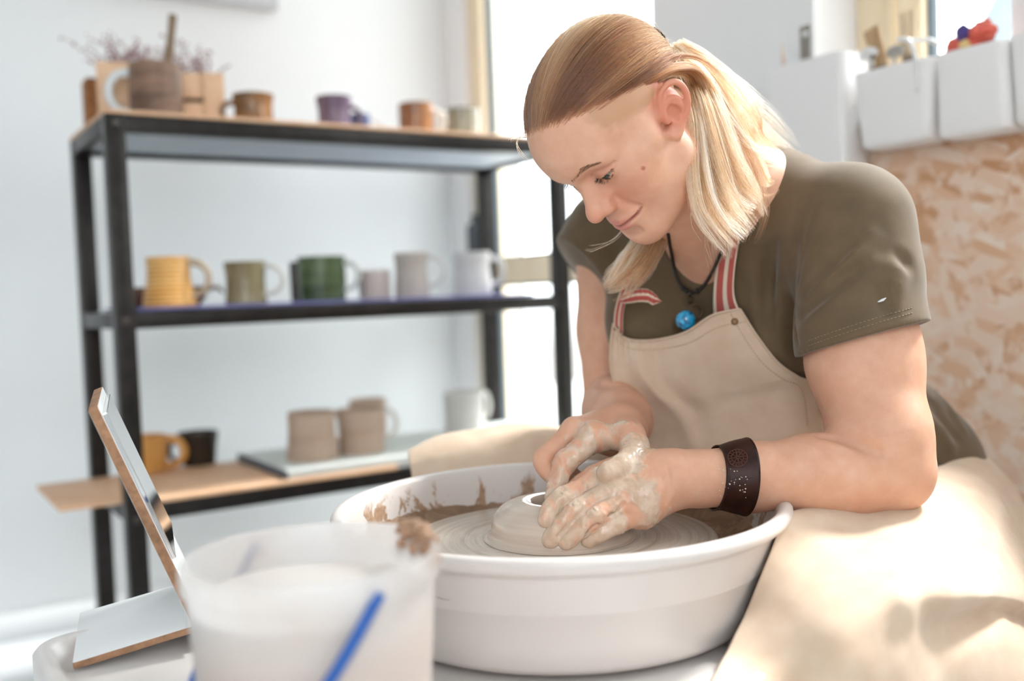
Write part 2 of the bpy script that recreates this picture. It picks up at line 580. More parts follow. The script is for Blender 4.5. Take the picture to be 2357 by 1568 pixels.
def mug_profile(r, h, shape, w=0.0045, rib=0):
    """outer then inner profile; shape is a list of (height fraction, radius factor)"""
    z = np.linspace(0.0, 1.0, 25)
    rr = r * np.interp(z, [a for a, _ in shape], [b for _, b in shape])
    k = np.ones(5) / 5
    sm = np.convolve(np.pad(rr, 2, mode='edge'), k, 'valid')
    if rib:
        z = np.linspace(0, 1, 97); sm = np.interp(z, np.linspace(0, 1, 25), sm) + 0.0012 * np.sin(z * rib * 6.283)
    pr = [(0, 0.002), (sm[0] * .8, 0.002), (sm[0] * .86, 0.0), (sm[0] - .002, 0.0)]
    pr += [(a, .003 + b * (h - .004)) for a, b in zip(sm, z)]
    pr += [(sm[-1] - w * .3, h), (sm[-1] - w * .7, h)]
    inn = [(max(a - w, .004), .003 + b * (h - .004)) for a, b in zip(sm, z) if b > 0.08]
    pr += inn[::-1] + [(0, inn[0][1] - .002)]
    return pr

def mug(name, label, cat, px0, px1, pytop, pybot, d, zb, mat, shape, handle=None, hmat=None, group=None, rib=0, inner=None):
    """vessel whose silhouette spans px0..px1 at the wall, standing on zb at distance d along the shelf depth"""
    c = at_plane((px0 + px1) / 2, pybot, DV, d)
    Y = c[1]
    r = (px1 - px0) / 2 / FPX * Y * 0.985
    h = (pybot - pytop) / FPX * Y
    t = thing(name, label, cat, (c[0], c[1], zb), 0, group)
    lathe('body', mug_profile(r, h, shape, rib=rib), mat, t, 48)
    if handle:
        ang, hz0, hz1, out, hr = handle
        rf = lambda z: r * np.interp(z / h, [a for a, _ in shape], [b for _, b in shape])
        dr = np.array([math.cos(ang), math.sin(ang), 0])
        z0, z1 = hz0 * h, hz1 * h
        zm, zr = (z0 + z1) / 2, (z1 - z0) / 2
        pts = [dr * (rf(z1) - .003) + ZV * z1]
        for a in np.linspace(80, -80, 9):
            a = math.radians(a)
            pts.append(dr * ((rf(z1) + rf(z0)) / 2 + out * math.cos(a) ** .8) + ZV * (zm + zr * math.sin(a)))
        pts.append(dr * (rf(z0) - .003) + ZV * z0)
        tube_obj('handle', spline(pts, 28), [hr * 1.15, hr, hr, hr * .9], hmat or mat, t, 10, 0.6, (-dr[1], dr[0], 0))
    return t

TULIP = [(0, 1.0), (.3, .93), (.6, .88), (1, .93)]
STRA = [(0, .97), (.5, 1.0), (1, 1.0)]
FLARE = [(0, .98), (.25, .92), (.6, .90), (.85, .95), (1, 1.0)]
WAIST = [(0, 1.0), (.2, .95), (.55, .80), (.85, .80), (1, .83)]
zt, zm = ZT + .007, ZM + .006
RIGHT = math.radians(-8)
LEFT = math.radians(190)
# top shelf, left to right
g_brown = glaze('glaze_brown', '#5d4637', '#97765f', 6, (1, 1, 5), .5)
bigm = mug('pottery_mug', 'large brown banded mug holding a brush on the top shelf', 'mug', 302, 420, 124, 249, SD0 + .10, zt, g_brown, [(0, .98), (.5, 1.0), (1, .97)], (math.radians(195), .15, .85, .042, .009), plain('handle_white_glaze', '#dfe3e4', .25))
mug('pottery_mug', 'small amber brown mug beside the wooden planter', 'mug', 536, 632, 197, 266, SD0 + .09, zt, glaze('glaze_amber', '#6d553f', '#b37d45', 7, (1, 1, 2), .2, .35, .7), FLARE, (LEFT, .15, .75, .026, .006))
mug('pottery_mug', 'purple glazed flared mug on the top shelf', 'mug', 728, 812, 194, 276, SD0 + .13, zt, glaze('glaze_purple', '#54465c', '#7a6a80', 14, (1, 1, .5), .2), [(0, .96), (.3, .88), (.6, .88), (1, 1.0)], (math.radians(20), .2, .75, .024, .006))
mug('pottery_mug', 'dark blue mug behind the purple mug', 'mug', 800, 852, 220, 283, SD0 + .24, zt, glaze('glaze_blue', '#39456f', '#62739c', 8, (1, 1, 1), .2), STRA, (math.radians(0), .2, .8, .034, .005), plain('handle_white_glaze2', '#e4e8ea', .2))
mug('pottery_mug', 'copper brown round mug on the top shelf', 'mug', 918, 998, 211, 290, SD0 + .14, zt, glaze('glaze_copper', '#75523a', '#b98453', 7, (1, 1, 2), .18), STRA, (math.radians(5), .2, .8, .03, .006), plain('handle_white_glaze3', '#e6e6e2', .2))
mug('pottery_mug', 'shiny grey olive mug at right end of the top shelf', 'mug', 1024, 1104, 222, 298, SD0 + .16, zt, glaze('glaze_greyolive', '#7d7e70', '#b4b4a8', 7, (1, 1, 2), .12), STRA, (math.radians(215), .15, .85, .032, .006), plain('handle_white_glaze4', '#e0e2e0', .2))
# middle shelf
g_ye = glaze('glaze_honey', '#e2a452', '#f0c078', 5, (1, 1, 8), .3)
mug('pottery_mug', 'ribbed honey yellow mug on the middle shelf', 'mug', 330, 452, 573, 687, SD0 + .08, zm, g_ye, WAIST, (RIGHT, .22, .88, .042, .0075), glaze('glaze_honey_handle', '#a88f72', '#d8c7ad', 5, (1, 1, 2), .3), None, 11)
mug('pottery_mug', 'olive and rust mug with round handle on the middle shelf', 'mug', 518, 616, 588, 685, SD0 + .08, zm, glaze('glaze_olive', '#77684a', '#9d9372', 5, (1, 1, 1), .25, .35, .6, '#b87f4e'), [(0, .97), (.25, .92), (.6, .9), (1, 1.0)], (RIGHT, .22, .9, .044, .0055), plain('handle_pale', '#d9d6cc', .3))
mug('pottery_mug', 'dark green banded mug on the middle shelf', 'mug', 688, 798, 579, 681, SD0 + .09, zm, glaze('glaze_green', '#39492f', '#5d6f4a', 5, (1, 1, 9), .25), STRA, (RIGHT, .25, .85, .034, .006), plain('handle_pale2', '#c9ccc4', .3))
mug('pottery_mug', 'dark charcoal mug half hidden behind the green mug', 'mug', 669, 735, 588, 680, SD0 + .19, zm, glaze('glaze_charcoal', '#3f3a37', '#5b524c', 5, (1, 1, 3), .3), STRA)
mug('pottery_cup', 'short pale pink beige cup without handle', 'cup', 826, 900, 612, 678, SD0 + .13, zm, glaze('bisque_pink', '#d5c5bb', '#e2d6ce', 5, (1, 1, 2), .7), STRA)
mug('pottery_mug', 'matt stone beige mug with round handle', 'mug', 908, 990, 571, 674, SD0 + .09, zm, glaze('bisque_stone', '#bdb2a7', '#cfc6bd', 5, (1, 1, 3), .65), [(0, 1.0), (.2, .97), (.6, .9), (1, .98)], (RIGHT, .25, .9, .04, .006), plain('handle_pale3', '#dcdad6', .5))
mug('pottery_mug', 'off white mug at right end of the middle shelf', 'mug', 1044, 1134, 573, 672, SD0 + .12, zm, glaze('bisque_white', '#d8d6d2', '#e6e4e1', 5, (1, 1, 3), .5), [(0, 1.0), (.25, .96), (.6, .88), (1, .95)], (RIGHT, .25, .85, .036, .0065))
# wooden dish with lip behind the yellow mug
c = at_plane(385, 684, DV, SD0 + .22)
t = thing('serving_dish', 'long brown ceramic dish behind the yellow ribbed mug', 'dish', (c[0], c[1], zm), RZ)
g_dish = glaze('glaze_dish', '#6d4a38', '#94694f', 9, (1, 1, 1), .4)
lathe('body', [(0, .004), (.05, .004), (.07, .0), (.085, .018), (.092, .045), (.088, .045), (.08, .02), (.065, .009), (0, .008)], g_dish, t, 48)
tube_obj('handle', spline([(.088, 0, .036), (.115, 0, .042), (.13, 0, .03)], 10), [.012, .010, .007], g_dish, t, 10, .5)
# lowest shelf
zl, zw = ZB + .009, ZB + .028
def mug_z(name, label, cat, px0, px1, pytop, pybot, zb, *a, **k):
    """same, standing where the foot of the photo meets the board"""
    r_ = (px1 - px0) / 2
    c = at_z((px0 + px1) / 2, pybot - 0.16 * r_, zb)
    return mug(name, label, cat, px0, px1, pytop, pybot - 0.16 * r_, c @ DV, zb, *a, **k)
mug_z('pottery_mug', 'orange yellow mug with thick handle beside the mirror', 'mug', 282, 386, 1003, 1092, zl, glaze('glaze_orange', '#dd9c4c', '#e8b066', 5, (1, 1, 2), .4), STRA, (math.radians(12), .1, .88, .040, .0095))
mug_z('pottery_mug', 'black mug with pale glazed rim behind the orange mug', 'mug', 412, 505, 993, 1076, zl, glaze('glaze_black', '#231c18', '#33291f', 4, (1, 1, .4), .25), [(0, .82), (.5, .9), (.9, 1.0), (1, 1.02)], (math.radians(200), .15, .8, .024, .006))
g_clay = glaze('raw_clay_beige', '#b99f8a', '#c9b19d', 4, (1, 1, 6), .75)
mug_z('pottery_mug', 'raw beige clay mug at front of the plaster board', 'mug', 659, 782, 946, 1066, zw, g_clay, [(0, 1.0), (.25, .93), (.6, .88), (1, .89)], (math.radians(35), .3, .9, .022, .006))
mug_z('pottery_mug', 'raw beige clay mug standing second on the plaster board', 'mug', 776, 890, 940, 1050, zw, g_clay, [(0, .95), (.3, .92), (.7, .93), (1, 1.0)], (math.radians(10), .3, .95, .03, .006), plain('handle_pale4', '#d9d4cc', .6))
mug_z('pottery_mug', 'raw beige clay mug farthest back of the three', 'mug', 806, 892, 918, 1010, zw, g_clay, STRA)
mug_z('pottery_cup', 'chalk white cup at right end of the plaster board', 'cup', 1022, 1118, 900, 1002, zw, glaze('bisque_chalk', '#cfccc6', '#dcd9d4', 4, (1, 1, 4), .7), [(0, 1.0), (.3, .95), (.8, .97), (1, 1.0)], (math.radians(20), .3, .95, .02, .006))

# brush standing in the big mug
c0 = np.array(bigm.location) + np.array([0.012, 0.004, 0.006])
top = at_plane(398, 35, DV, (c0 @ DV))
t = thing('paint_brush', 'fat wooden brush handle standing in the brown mug', 'brush', c0)
tip = top - c0
tube_obj('handle', spline([tip * .35, tip * .6, tip * .8, tip], 16), [.006, .010, .0085, .0095], wood('brush_handle', '#6f5a45', '#a58b6e', (20, 20, 3)), t, 12)
tube_obj('ferrule', [tip * .2, tip * .37], .008, plain('ferrule_zinc', '#b9bcbd', .3, .9), t, 12)
tube_obj('bristles', [tip * .0, tip * .12, tip * .22], [.003, .009, .008], plain('bristle', '#574435', .9), t, 12)

# wooden planter with dried heather
m_pl = wood('planter_pine', '#e0b48d', '#edcaa8', (2, 2, 18))
c = at_plane(392, 250, DV, SD0 + .20)
u = c[1] / FPX
t = thing('wooden_planter', 'pale wooden plank planter behind the brown mug', 'planter', (c[0], c[1], zt), RZ - .25)
def tb_(name, x0, x1, y0, y1, z0, z1, mat=m_pl):
    bm = bm_new(); add_box(bm, (x1 - x0, y1 - y0, z1 - z0), ((x0 + x1) / 2, (y0 + y1) / 2, (z0 + z1) / 2), None, .0015)
    return bm_obj(name, bm, mat, t, angle=35)
tb_('plank', -.150, -.062, -.058, -.046, 0, .135)
tb_('plank', .072, .118, -.058, -.046, 0, .118)
tb_('plank', -.062, .072, -.052, -.042, .062, .118)
tb_('plank', -.062, .072, -.052, -.042, 0, .052)
tb_('plank', -.150, .118, .046, .058, 0, .12)
tb_('plank', -.150, -.138, -.046, .046, 0, .125)
tb_('plank', .106, .118, -.046, .046, 0, .115)
tb_('base_plank', -.138, .106, -.042, .046, 0.0005, .012)
tb_('soil', -.137, .105, -.041, .045, .012, .095, plain('peat', '#4a3a30', .95, 0, .3, 40))
rng = random.Random(5)
hb, hf = bm_new(), bm_new()
for k in range(46):
    a, b = rng.uniform(-.13, .10), rng.uniform(-.035, .035)
    L_ = rng.uniform(.05, .11)
    dx, dy = rng.uniform(-.06, .05), rng.uniform(-.03, .03)
    if k % 9 == 0: dx, L_ = -rng.uniform(.06, .14), rng.uniform(.08, .13)
    pts = spline([(a, b, .09), (a + dx * .3, b + dy * .3, .09 + L_ * .55), (a + dx, b + dy, .09 + L_)], 8)
    add_tube(hb, pts, [.0011, .0009, .0006], 4)
    for q in range(16):
        i = rng.randint(3, 7)
        p = pts[i] + np.array([rng.gauss(0, .004), rng.gauss(0, .004), rng.gauss(0, .004)])
        r_ = bmesh.ops.create_icosphere(hf, subdivisions=0 + 1, radius=rng.uniform(.0016, .003))
        bmesh.ops.translate(hf, vec=p, verts=r_['verts'])
pl = thing('dried_heather', 'dried reddish heather sprigs growing out of the wooden planter', 'plant', np.array(t.location), t.rotation_euler.z)
bm_obj('stems', hb, plain('heather_stem', '#8c6a5c', .9), pl)
o = bm_obj('blossom', hf, plain('heather_bloom', '#a5696c', .9, 0, .3, 60), pl); o['kind'] = 'stuff'
# dark cork block behind, wood offcut
c = at_plane(215, 270, DV, SD0 + .30)
t = thing('cork_block', 'narrow brown cork block at left end of the top shelf', 'block', (c[0], c[1], zt), RZ)
bm = bm_new(); add_box(bm, (.035, .05, .115), (0, 0, .0575), None, .003)
add_box(bm, (.03, .045, .004), (0, 0, .117), None, .001)
bm_obj('body', bm, plain('cork', '#a9744a', .9, 0, .45, 90, .4, dark='#6e4526'), t, angle=35)
c = at_z(650, 272, zt)
bm = bm_new()
vs = [bm.verts.new(p) for p in ((-.05, -.03, 0), (.055, -.03, 0), (.055, .03, 0), (-.05, .03, 0), (-.045, -.026, .002), (.05, -.028, .009), (.05, .026, .009), (-.045, .026, .002))]
for f_ in ((3, 2, 1, 0), (4, 5, 6, 7), (0, 1, 5, 4), (1, 2, 6, 5), (2, 3, 7, 6), (3, 0, 4, 7)): bm.faces.new([vs[i] for i in f_])
o = bm_obj('wood_wedge', bm, m_pl, smooth=False); c = at_plane(655, 270, DV, SD0 + .11)
o.location = (c[0], c[1], zt); o.rotation_euler = (0, 0, RZ)
tag(o, 'thin flat wooden wedge lying on the top shelf', 'wedge')
# grey box on the wall above
c = at_plane(570, 5, DV, WALL_D - .06)
c2 = at_plane(648, 17, DV, WALL_D - .06)
l2 = c2 @ LV
t = thing('wall_picture', 'pale grey framed board hanging high on the back wall', 'picture', ld(l2 - .3, WALL_D, c2[2]), 0)
rel(slab_obj('frame', l2 - .62, l2, WALL_D - .035, WALL_D - .0005, c2[2], c2[2] + .5, plain('frame_grey', '#c5c9cd', .5), None, .003), t)
rel(slab_obj('panel', l2 - .6, l2 - .02, WALL_D - .038, WALL_D - .034, c2[2] + .02, c2[2] + .48, plain('panel_grey', '#d5d8da', .6), None, .001), t)

# ---------------------------------------------------------------- hanging containers on the right wall
m_pot = plain('container_plastic', '#f6f4f3', 0.4, 0, 0.02, 3)
m_metal = plain('brushed_metal', '#b9b4ac', 0.3, 0.9, 0.1, 30)
def rr_ring(w, d, r, n=6):
    pts = []
    for cx, cy, a0 in ((w / 2 - r, d / 2 - r, 0), (-w / 2 + r, d / 2 - r, 90), (-w / 2 + r, -d / 2 + r, 180), (w / 2 - r, -d / 2 + r, 270)):
        for k in range(n + 1):
            a = math.radians(a0 + 90 * k / n)
            pts.append((cx + r * math.cos(a), cy + r * math.sin(a)))
    return pts
def loft(bm, rings, cap0=True, cap1=True):
    rows = [[bm.verts.new(p) for p in r] for r in rings]
    n = len(rows[0])
    for a, b in zip(rows[:-1], rows[1:]):
        for k in range(n):
            bm.faces.new((a[k], a[(k + 1) % n], b[(k + 1) % n], b[k]))
    if cap0: bm.faces.new(rows[0][::-1])
    if cap1: bm.faces.new(rows[-1])
def container(label, cd, cz, wt, wb, h, dep, group, lc):
    """local x: along the wall, y: out of the wall (towards -L)"""
    t = thing('hanging_container', label, 'container', ld(lc, cd, cz), RZ - math.pi / 2, group)
    bm = bm_new()
    rings = []
    for f, wl in ((0, .008), (.03, .002), (.08, 0), (.3, 0), (.6, 0), (.97, 0), (1.0, .001)):
        w = wb + (wt - wb) * f - 2 * wl
        d = dep * (.86 + .14 * f) - 2 * wl
        rings.append([(x, y, f * h) for x, y in rr_ring(w, d, .018)])
    for f in (1.0, .6, .06):
        w = wb + (wt - wb) * f - .006
        d = dep * (.86 + .14 * f) - .006
        rings.append([(x, y, f * h + (.0005 if f == 1 else 0)) for x, y in rr_ring(w, d, .015)])
    loft(bm, rings)
    bmesh.ops.recalc_face_normals(bm, faces=bm.faces)
    bm_obj('body', bm, m_pot, t, angle=40)
    bm = bm_new()
    add_box(bm, (wt * .5, .012, .02), (0, dep / 2 + .004, h - .012), None, .003)
    bm_obj('hook', bm, m_pot, t, angle=40)
    return t
LF = 1.545      # front face distance along L
def front(px, py):
    return at_plane(px, py, LV, LF)
DEP = 0.088
LC = LF + DEP / 2
spec = [((1957, 2142), (2006, 2168), (150, 328), 'white hanging container holding forks and brushes'),
        ((2147, 2312), (2172, 2348), (107, 305), 'white hanging container with a red paper flower'),
        ((2316, 2480), (2346, 2500), (66, 275), 'white hanging container cut by the right edge of the photo')]
pots = []
for (a, b), (a2, b2), (yt, yb), lab in spec:
    p0, p1 = front(a, yt) @ DV, front(b, yt) @ DV
    q0, q1 = front(a2, yb) @ DV, front(b2, yb) @ DV
    zt_, zb_ = front((a + b) / 2, yt)[2], front((a2 + b2) / 2, yb)[2]
    pots.append(container(lab, (p0 + p1) / 2, zb_, abs(p0 - p1), abs(q0 - q1), zt_ - zb_, DEP, None, LC))
p0, p1 = front(1757, 140), front(1935, 140)
zt_ = front(1840, 140)[2]
big = container('tall white hanging bin with a metal scraper, left of the small containers', (p0 @ DV + p1 @ DV) / 2, .985, abs(p0 @ DV - p1 @ DV) * 1.02, abs(p0 @ DV - p1 @ DV) * .98, zt_ - .985, DEP, None, LC)
rl = thing('hanging_rail', 'white metal rail carrying the white hanging containers', 'rail', ld(T0 - .025, .9, 1.24), RZ)
rel(slab_obj('bar', T0 - .016, T0 - .003, .2, 1.6, zt_ - .05, zt_ - .038, m_wall2, None, .003), rl)
for d in (.3, 1.5):
    rel(slab_obj('bracket', T0 - .004, T0 - .0002, d - .02, d + .02, zt_ - .07, zt_ - .02, m_wall2, None, .002), rl)

def inpot(pot, x, y, z):
    return np.array(pot.matrix_basis @ Vector((x, y, z)))
def stick_thing(name, label, cat, pot, x, y, tx, ty, tz, base=.02):
    t = thing(name, label, cat, inpot(pot, x, y, base), 0)
    tip = inpot(pot, tx, ty, tz) - np.array(t.location)
    return t, tip
# metal scraper with a hole
t = thing('metal_scraper', 'flat grey metal scraper with a round hole, in the tall bin', 'scraper', inpot(big, -.008, -.02, .03), RZ - math.pi / 2)
bm = bm_new()
hh = zt_ - .985 - .03 + .072
ro = [bm.verts.new((.0115 * math.cos(a), 0, hh - .016 + .0115 * math.sin(a))) for a in np.linspace(0, 2 * math.pi, 25)[:-1]]
ri = [bm.verts.new((.0062 * math.cos(a), 0, hh - .016 + .0062 * math.sin(a))) for a in np.linspace(0, 2 * math.pi, 25)[:-1]]
sq = []
for a in np.linspace(0, 2 * math.pi, 25)[:-1]:
    c_, s_ = math.cos(a), math.sin(a); m_ = max(abs(c_), abs(s_))
    sq.append(bm.verts.new((.013 * c_ / m_, 0, hh - .016 + .015 * s_ / m_)))
for k in range(24):
    bm.faces.new((ri[k], ri[(k + 1) % 24], ro[(k + 1) % 24], ro[k]))
    bm.faces.new((ro[k], ro[(k + 1) % 24], sq[(k + 1) % 24], sq[k]))
vs = [bm.verts.new(p) for p in ((-.013, 0, 0), (.013, 0, 0), (.013, 0, hh - .031), (-.013, 0, hh - .031))]
bm.faces.new(vs)
bmesh.ops.solidify(bm, geom=bm.faces[:], thickness=.0015)
bm_obj('blade', bm, m_metal, t, smooth=False)
t, tip = stick_thing('pencil', 'thin pinkish wooden pencil leaning at left in the tall bin', 'pencil', big, -.052, -.01, -.075, -.01, zt_ - .985 + .055, .06)
tube_obj('shaft', [tip * 0, tip * .9], .0035, plain('pencil_pink', '#d9b5a5', .5), t, 6)
tube_obj('point', [tip * .9, tip], [.0034, .0008], plain('pencil_wood', '#e6cdb0', .7), t, 6)
# tools in the first small container
m_bam = wood('bamboo', '#a5835c', '#d5b58a', (30, 30, 3))
h1 = .16
def whisk(label, pot, x, tx, tz, mat):
    t, tip = stick_thing('bamboo_brush', label, 'brush', pot, x, -.012, tx, -.012, tz, .05)
    ax = tip / np.linalg.norm(tip)
    sd = np.cross(ax, LV); sd /= np.linalg.norm(sd)
    tube_obj('handle', [tip * 0, tip * .55], .006, mat, t, 8)
    for k in range(5):
        o_ = sd * (k - 2) * .0068
        tube_obj('stick', [tip * .5 + o_ * .8, tip + o_], .0030, mat, t, 6)
    tube_obj('binding', [tip * .52, tip * .58], .0125, plain('binding', '#8b7d70', .6), t, 10, .5, LV)
    return t
whisk('flat bamboo stick brush leaning left in the first small container', pots[0], -.012, -.060, h1 + .062, m_bam)
whisk('upright pale bamboo brush at right in the first small container', pots[0], .022, .016, h1 + .075, wood('bamboo_pale', '#d8c09c', '#ecd9bc', (30, 30, 3)))
def spoon(label, x, tx, tz, mat, r=.016):
    t, tip = stick_thing('spoon', label, 'spoon', pots[0], x, -.018, tx, -.018, tz, .05)
    tube_obj('handle', spline([tip * 0, tip * .5, tip * .9], 8), .0032, mat, t, 8)
    bm = bm_new()
    bmesh.ops.create_uvsphere(bm, u_segments=20, v_segments=12, radius=1)
    bmesh.ops.delete(bm, geom=[v for v in bm.verts if v.co.z > .15], context='VERTS')
    bmesh.ops.solidify(bm, geom=bm.faces[:], thickness=.08)
    for v in bm.verts:
        c_ = v.co.copy(); q = LV * c_.z * .007 + DV * c_.x * r * 1.25 + ZV * c_.y * r * .75
        v.co = Vector(q + tip)
    bm_obj('bowl', bm, mat, t)
spoon('shiny steel spoon in front of the bamboo brush', -.022, -.004, h1 + .008, m_metal)
spoon('white plastic spoon at left rim of the first small container', -.05, -.062, h1 + .016, plain('white_plastic', '#f0efee', .3), .017)
t, tip = stick_thing('paint_brush', 'small dark red paint brush at left rim of the container', 'brush', pots[0], -.045, -.025, -.048, -.025, h1 + .012, .05)
tube_obj('handle', [tip * 0, tip * .8], .004, plain('dark_red', '#6f3a32', .4), t, 8)
tube_obj('ferrule', [tip * .8, tip * .92], .0045, m_metal, t, 8)
tube_obj('bristles', [tip * .92, tip], [.0045, .002], plain('bristle_dark', '#4b3a33', .9), t, 8)
# white scissors / tongs over the rim
t = thing('ribbon_tool', 'white looped ribbon tool hanging over the container rim', 'tool', inpot(pots[0], .05, -.03, .07), 0)
o_ = np.array(t.location)
P_ = [inpot(pots[0], *q) - o_ for q in ((.055, -.04, .09), (.055, -.046, .14), (.045, -.05, .172), (.022, -.048, .180), (.040, -.03, .176), (.07, -.03, .170), (.088, -.03, .158))]
tube_obj('loop', spline(P_, 40), .0042, plain('white_plastic2', '#f4f3f2', .3), t, 8)
tube_obj('handle', [P_[0], P_[0] * .4], .0055, plain('white_plastic3', '#e8e7e6', .4), t, 8)
# red paper flower in the second container
t = thing('paper_flower', 'red crumpled paper flower with purple top in the second container', 'flower', inpot(pots[1], -.012, -.01, .10), 0)
def crumple(name, c, r, mat, seed, n=0.35, sq=(1, 1, 1)):
    bm = bm_new()
    bmesh.ops.create_icosphere(bm, subdivisions=3, radius=1)
    rg = np.random.RandomState(seed); D = rg.randn(14, 3); D /= np.linalg.norm(D, axis=1)[:, None]; A = rg.uniform(3, 9, 14); Ph = rg.uniform(0, 6, 14)
    for v in bm.verts:
        p = np.array(v.co); f = 1 + n * np.mean(np.abs(np.sin(A * (D @ p) + Ph)) - .6) * 2.2
        q = p * f * r * np.array(sq)
        v.co = Vector(np.array(c) + LV * q[0] + DV * q[1] + ZV * q[2])
    return bm_obj(name, bm, mat, t, smooth=False)
m_red = plain('foil_red', '#ea6a58', .35, 0, .2, 30)
P0 = inpot(pots[1], -.015, -.012, .155) - np.array(t.location)
crumple('petal', P0 + DV * -.022 + ZV * .012, .020, m_red, 1, .6)
crumple('petal', P0 + DV * .024 - ZV * .002, .018, m_red, 2, .6)
crumple('petal', P0 - ZV * .006 - LV * .008, .02, m_red, 3, .5, (.6, 1.1, .7))
crumple('bud', P0 + DV * .006 + ZV * .018 - LV * .012, .011, plain('foil_purple', '#4a3a86', .3, 0, .3, 30), 4, .5, (.7, 1.1, 1.2))
crumple('centre', P0 - LV * .022 - ZV * .006 - DV * .004, .009, plain('foil_yellow', '#efcf8c', .4), 5, .3)
tube_obj('stem', [P0 * 0 - ZV * .08, P0 - ZV * .01], .003, plain('stem_green', '#6d7a4a', .7), t, 6)
# white storage box on the window sill at the right edge
c = at_plane(2340, 70, LV, T0 + .05)
t = thing('storage_box', 'white storage box on the window sill at the right edge', 'box', (c[0], c[1], WZ0 + .022), RZ)
BW = .16
bm = bm_new(); add_box(bm, (.08, BW, .22), (0, -BW / 2 - .012, .11), None, .006)
bm_obj('body', bm, m_pot, t, angle=35)
bm = bm_new(); add_box(bm, (.088, BW + .008, .03), (0, -BW / 2 - .012, .2355), None, .006)
bm_obj('lid', bm, m_pot, t, angle=35)

# ---------------------------------------------------------------- potter's wheel
WC = at_plane(1288, 1200, (0, 1, 0), 1.10)
WX, WY = float(WC[0]), 1.10
WC2 = np.array([WX, WY, 0])
wl, wd = WC2 @ LV, WC2 @ DV
TZ = 0.50
m_white = plain('wheel_plastic', '#e2dcd8', 0.32, 0, 0.03, 4)
wheel = thing('potters_wheel', "white electric potter's wheel with splash pan and tray table", 'wheel', ld(wl, wd, 0), RZ)
TL0, TL1, TD0, TD1 = 0.122, 0.85, 0.60, 1.135
tl, td = (TL0 + TL1) / 2 - wl, (TD0 + TD1) / 2 - wd
bm = bm_new()
W_, D_ = TL1 - TL0, TD1 - TD0
rings = []
for w, z, r in ((-.03, TZ - .17, .05), (0, TZ - .165, .048), (0, TZ - .02, .048), (0, TZ + .012, .048), (-.004, TZ + .017, .045), (-.010, TZ + .018, .041), (-.016, TZ + .014, .036), (-.024, TZ + .002, .030), (-.034, TZ, .024)):
    rings.append([(x + tl, y + td, z) for x, y in rr_ring(W_ + 2 * w, D_ + 2 * w, r, 8)])
loft(bm, rings)
bmesh.ops.recalc_face_normals(bm, faces=bm.faces)
bm_obj('tray_table', bm, m_white, wheel, angle=50)
for sx in (-1, 1):
    for sy in (-1, 1):
        bm = bm_new(); add_box(bm, (.05, .05, TZ - .165), (tl + sx * (W_ / 2 - .1), td + sy * (D_ / 2 - .1), (TZ - .165) / 2), None, .004)
        bm_obj('leg', bm, m_steel, wheel, angle=35)
# splash pan with dried clay splashes
s = NT('splash_pan')
pv = s.n('ShaderNodeTexCoord').outputs['Object']
sep = s.n('ShaderNodeSeparateXYZ'); s.link(pv, sep.inputs[0])
rad = s.n('ShaderNodeVectorMath', operation='LENGTH')
cmb = s.n('ShaderNodeCombineXYZ'); s.link(sep.outputs[0], cmb.inputs[0]); s.link(sep.outputs[1], cmb.inputs[1]); s.link(cmb.outputs[0], rad.inputs[0])
nz = s.noise(s.coord((1, 1, .55)), 16, 7, .62, 1.2)
nz2 = s.noise(s.coord((1, 1, 1)), 120, 3, .6)
# height above the slip: more clay low on the inside
hgt = s.math('MULTIPLY', s.math('SUBTRACT', 0.632, sep.outputs[2]), 2.4)
msk = s.math('ADD', nz, hgt)
splash = s.ramp(msk, [(0.60, (0, 0, 0)), (0.625, (1, 1, 1))])
dots = s.ramp(nz2, [(0.70, (0, 0, 0)), (0.73, (1, 1, 1))])
geo = s.n('ShaderNodeVertexColor', layer_name='inside')
fac = s.math('MULTIPLY', s.math('MAXIMUM', splash, s.math('MULTIPLY', dots, s.math('GREATER_THAN', hgt, .03))), geo.outputs['Color'])
s.base(s.mix(fac, lin('#d8d0cb'), s.ramp(nz2, [(.3, lin('#93755d')), (.7, lin('#b99a80'))])))
s.b.inputs['Roughness'].default_value = .3
s.bump(fac, .4, .003)
prof = [(0, TZ + .006), (.195, TZ + .006), (.206, TZ + .008), (.213, TZ + .016), (.218, TZ + .035), (.226, TZ + .068), (.2265, TZ + .0685), (.2275, TZ + .071), (.236, TZ + .104), (.2385, TZ + .108), (.2445, TZ + .110), (.249, TZ + .113), (.2515, TZ + .1175), (.2515, TZ + .122), (.249, TZ + .126), (.2445, TZ + .1275), (.239, TZ + .126), (.235, TZ + .121), (.231, TZ + .105), (.223, TZ + .068), (.214, TZ + .035), (.20, TZ + .022), (0, TZ + .018)]
pan = lathe('splash_pan', prof, s.m, wheel, 160, angle=70)
me = pan.data
at_ = me.color_attributes.new('inside', 'FLOAT_COLOR', 'POINT')
n_ = 160
idx = np.zeros(len(me.vertices)); idx[1 + n_ * 17:] = 1
arr = np.repeat(idx[:, None], 4, 1).astype(np.float32)
at_.data.foreach_set('color', arr.ravel())
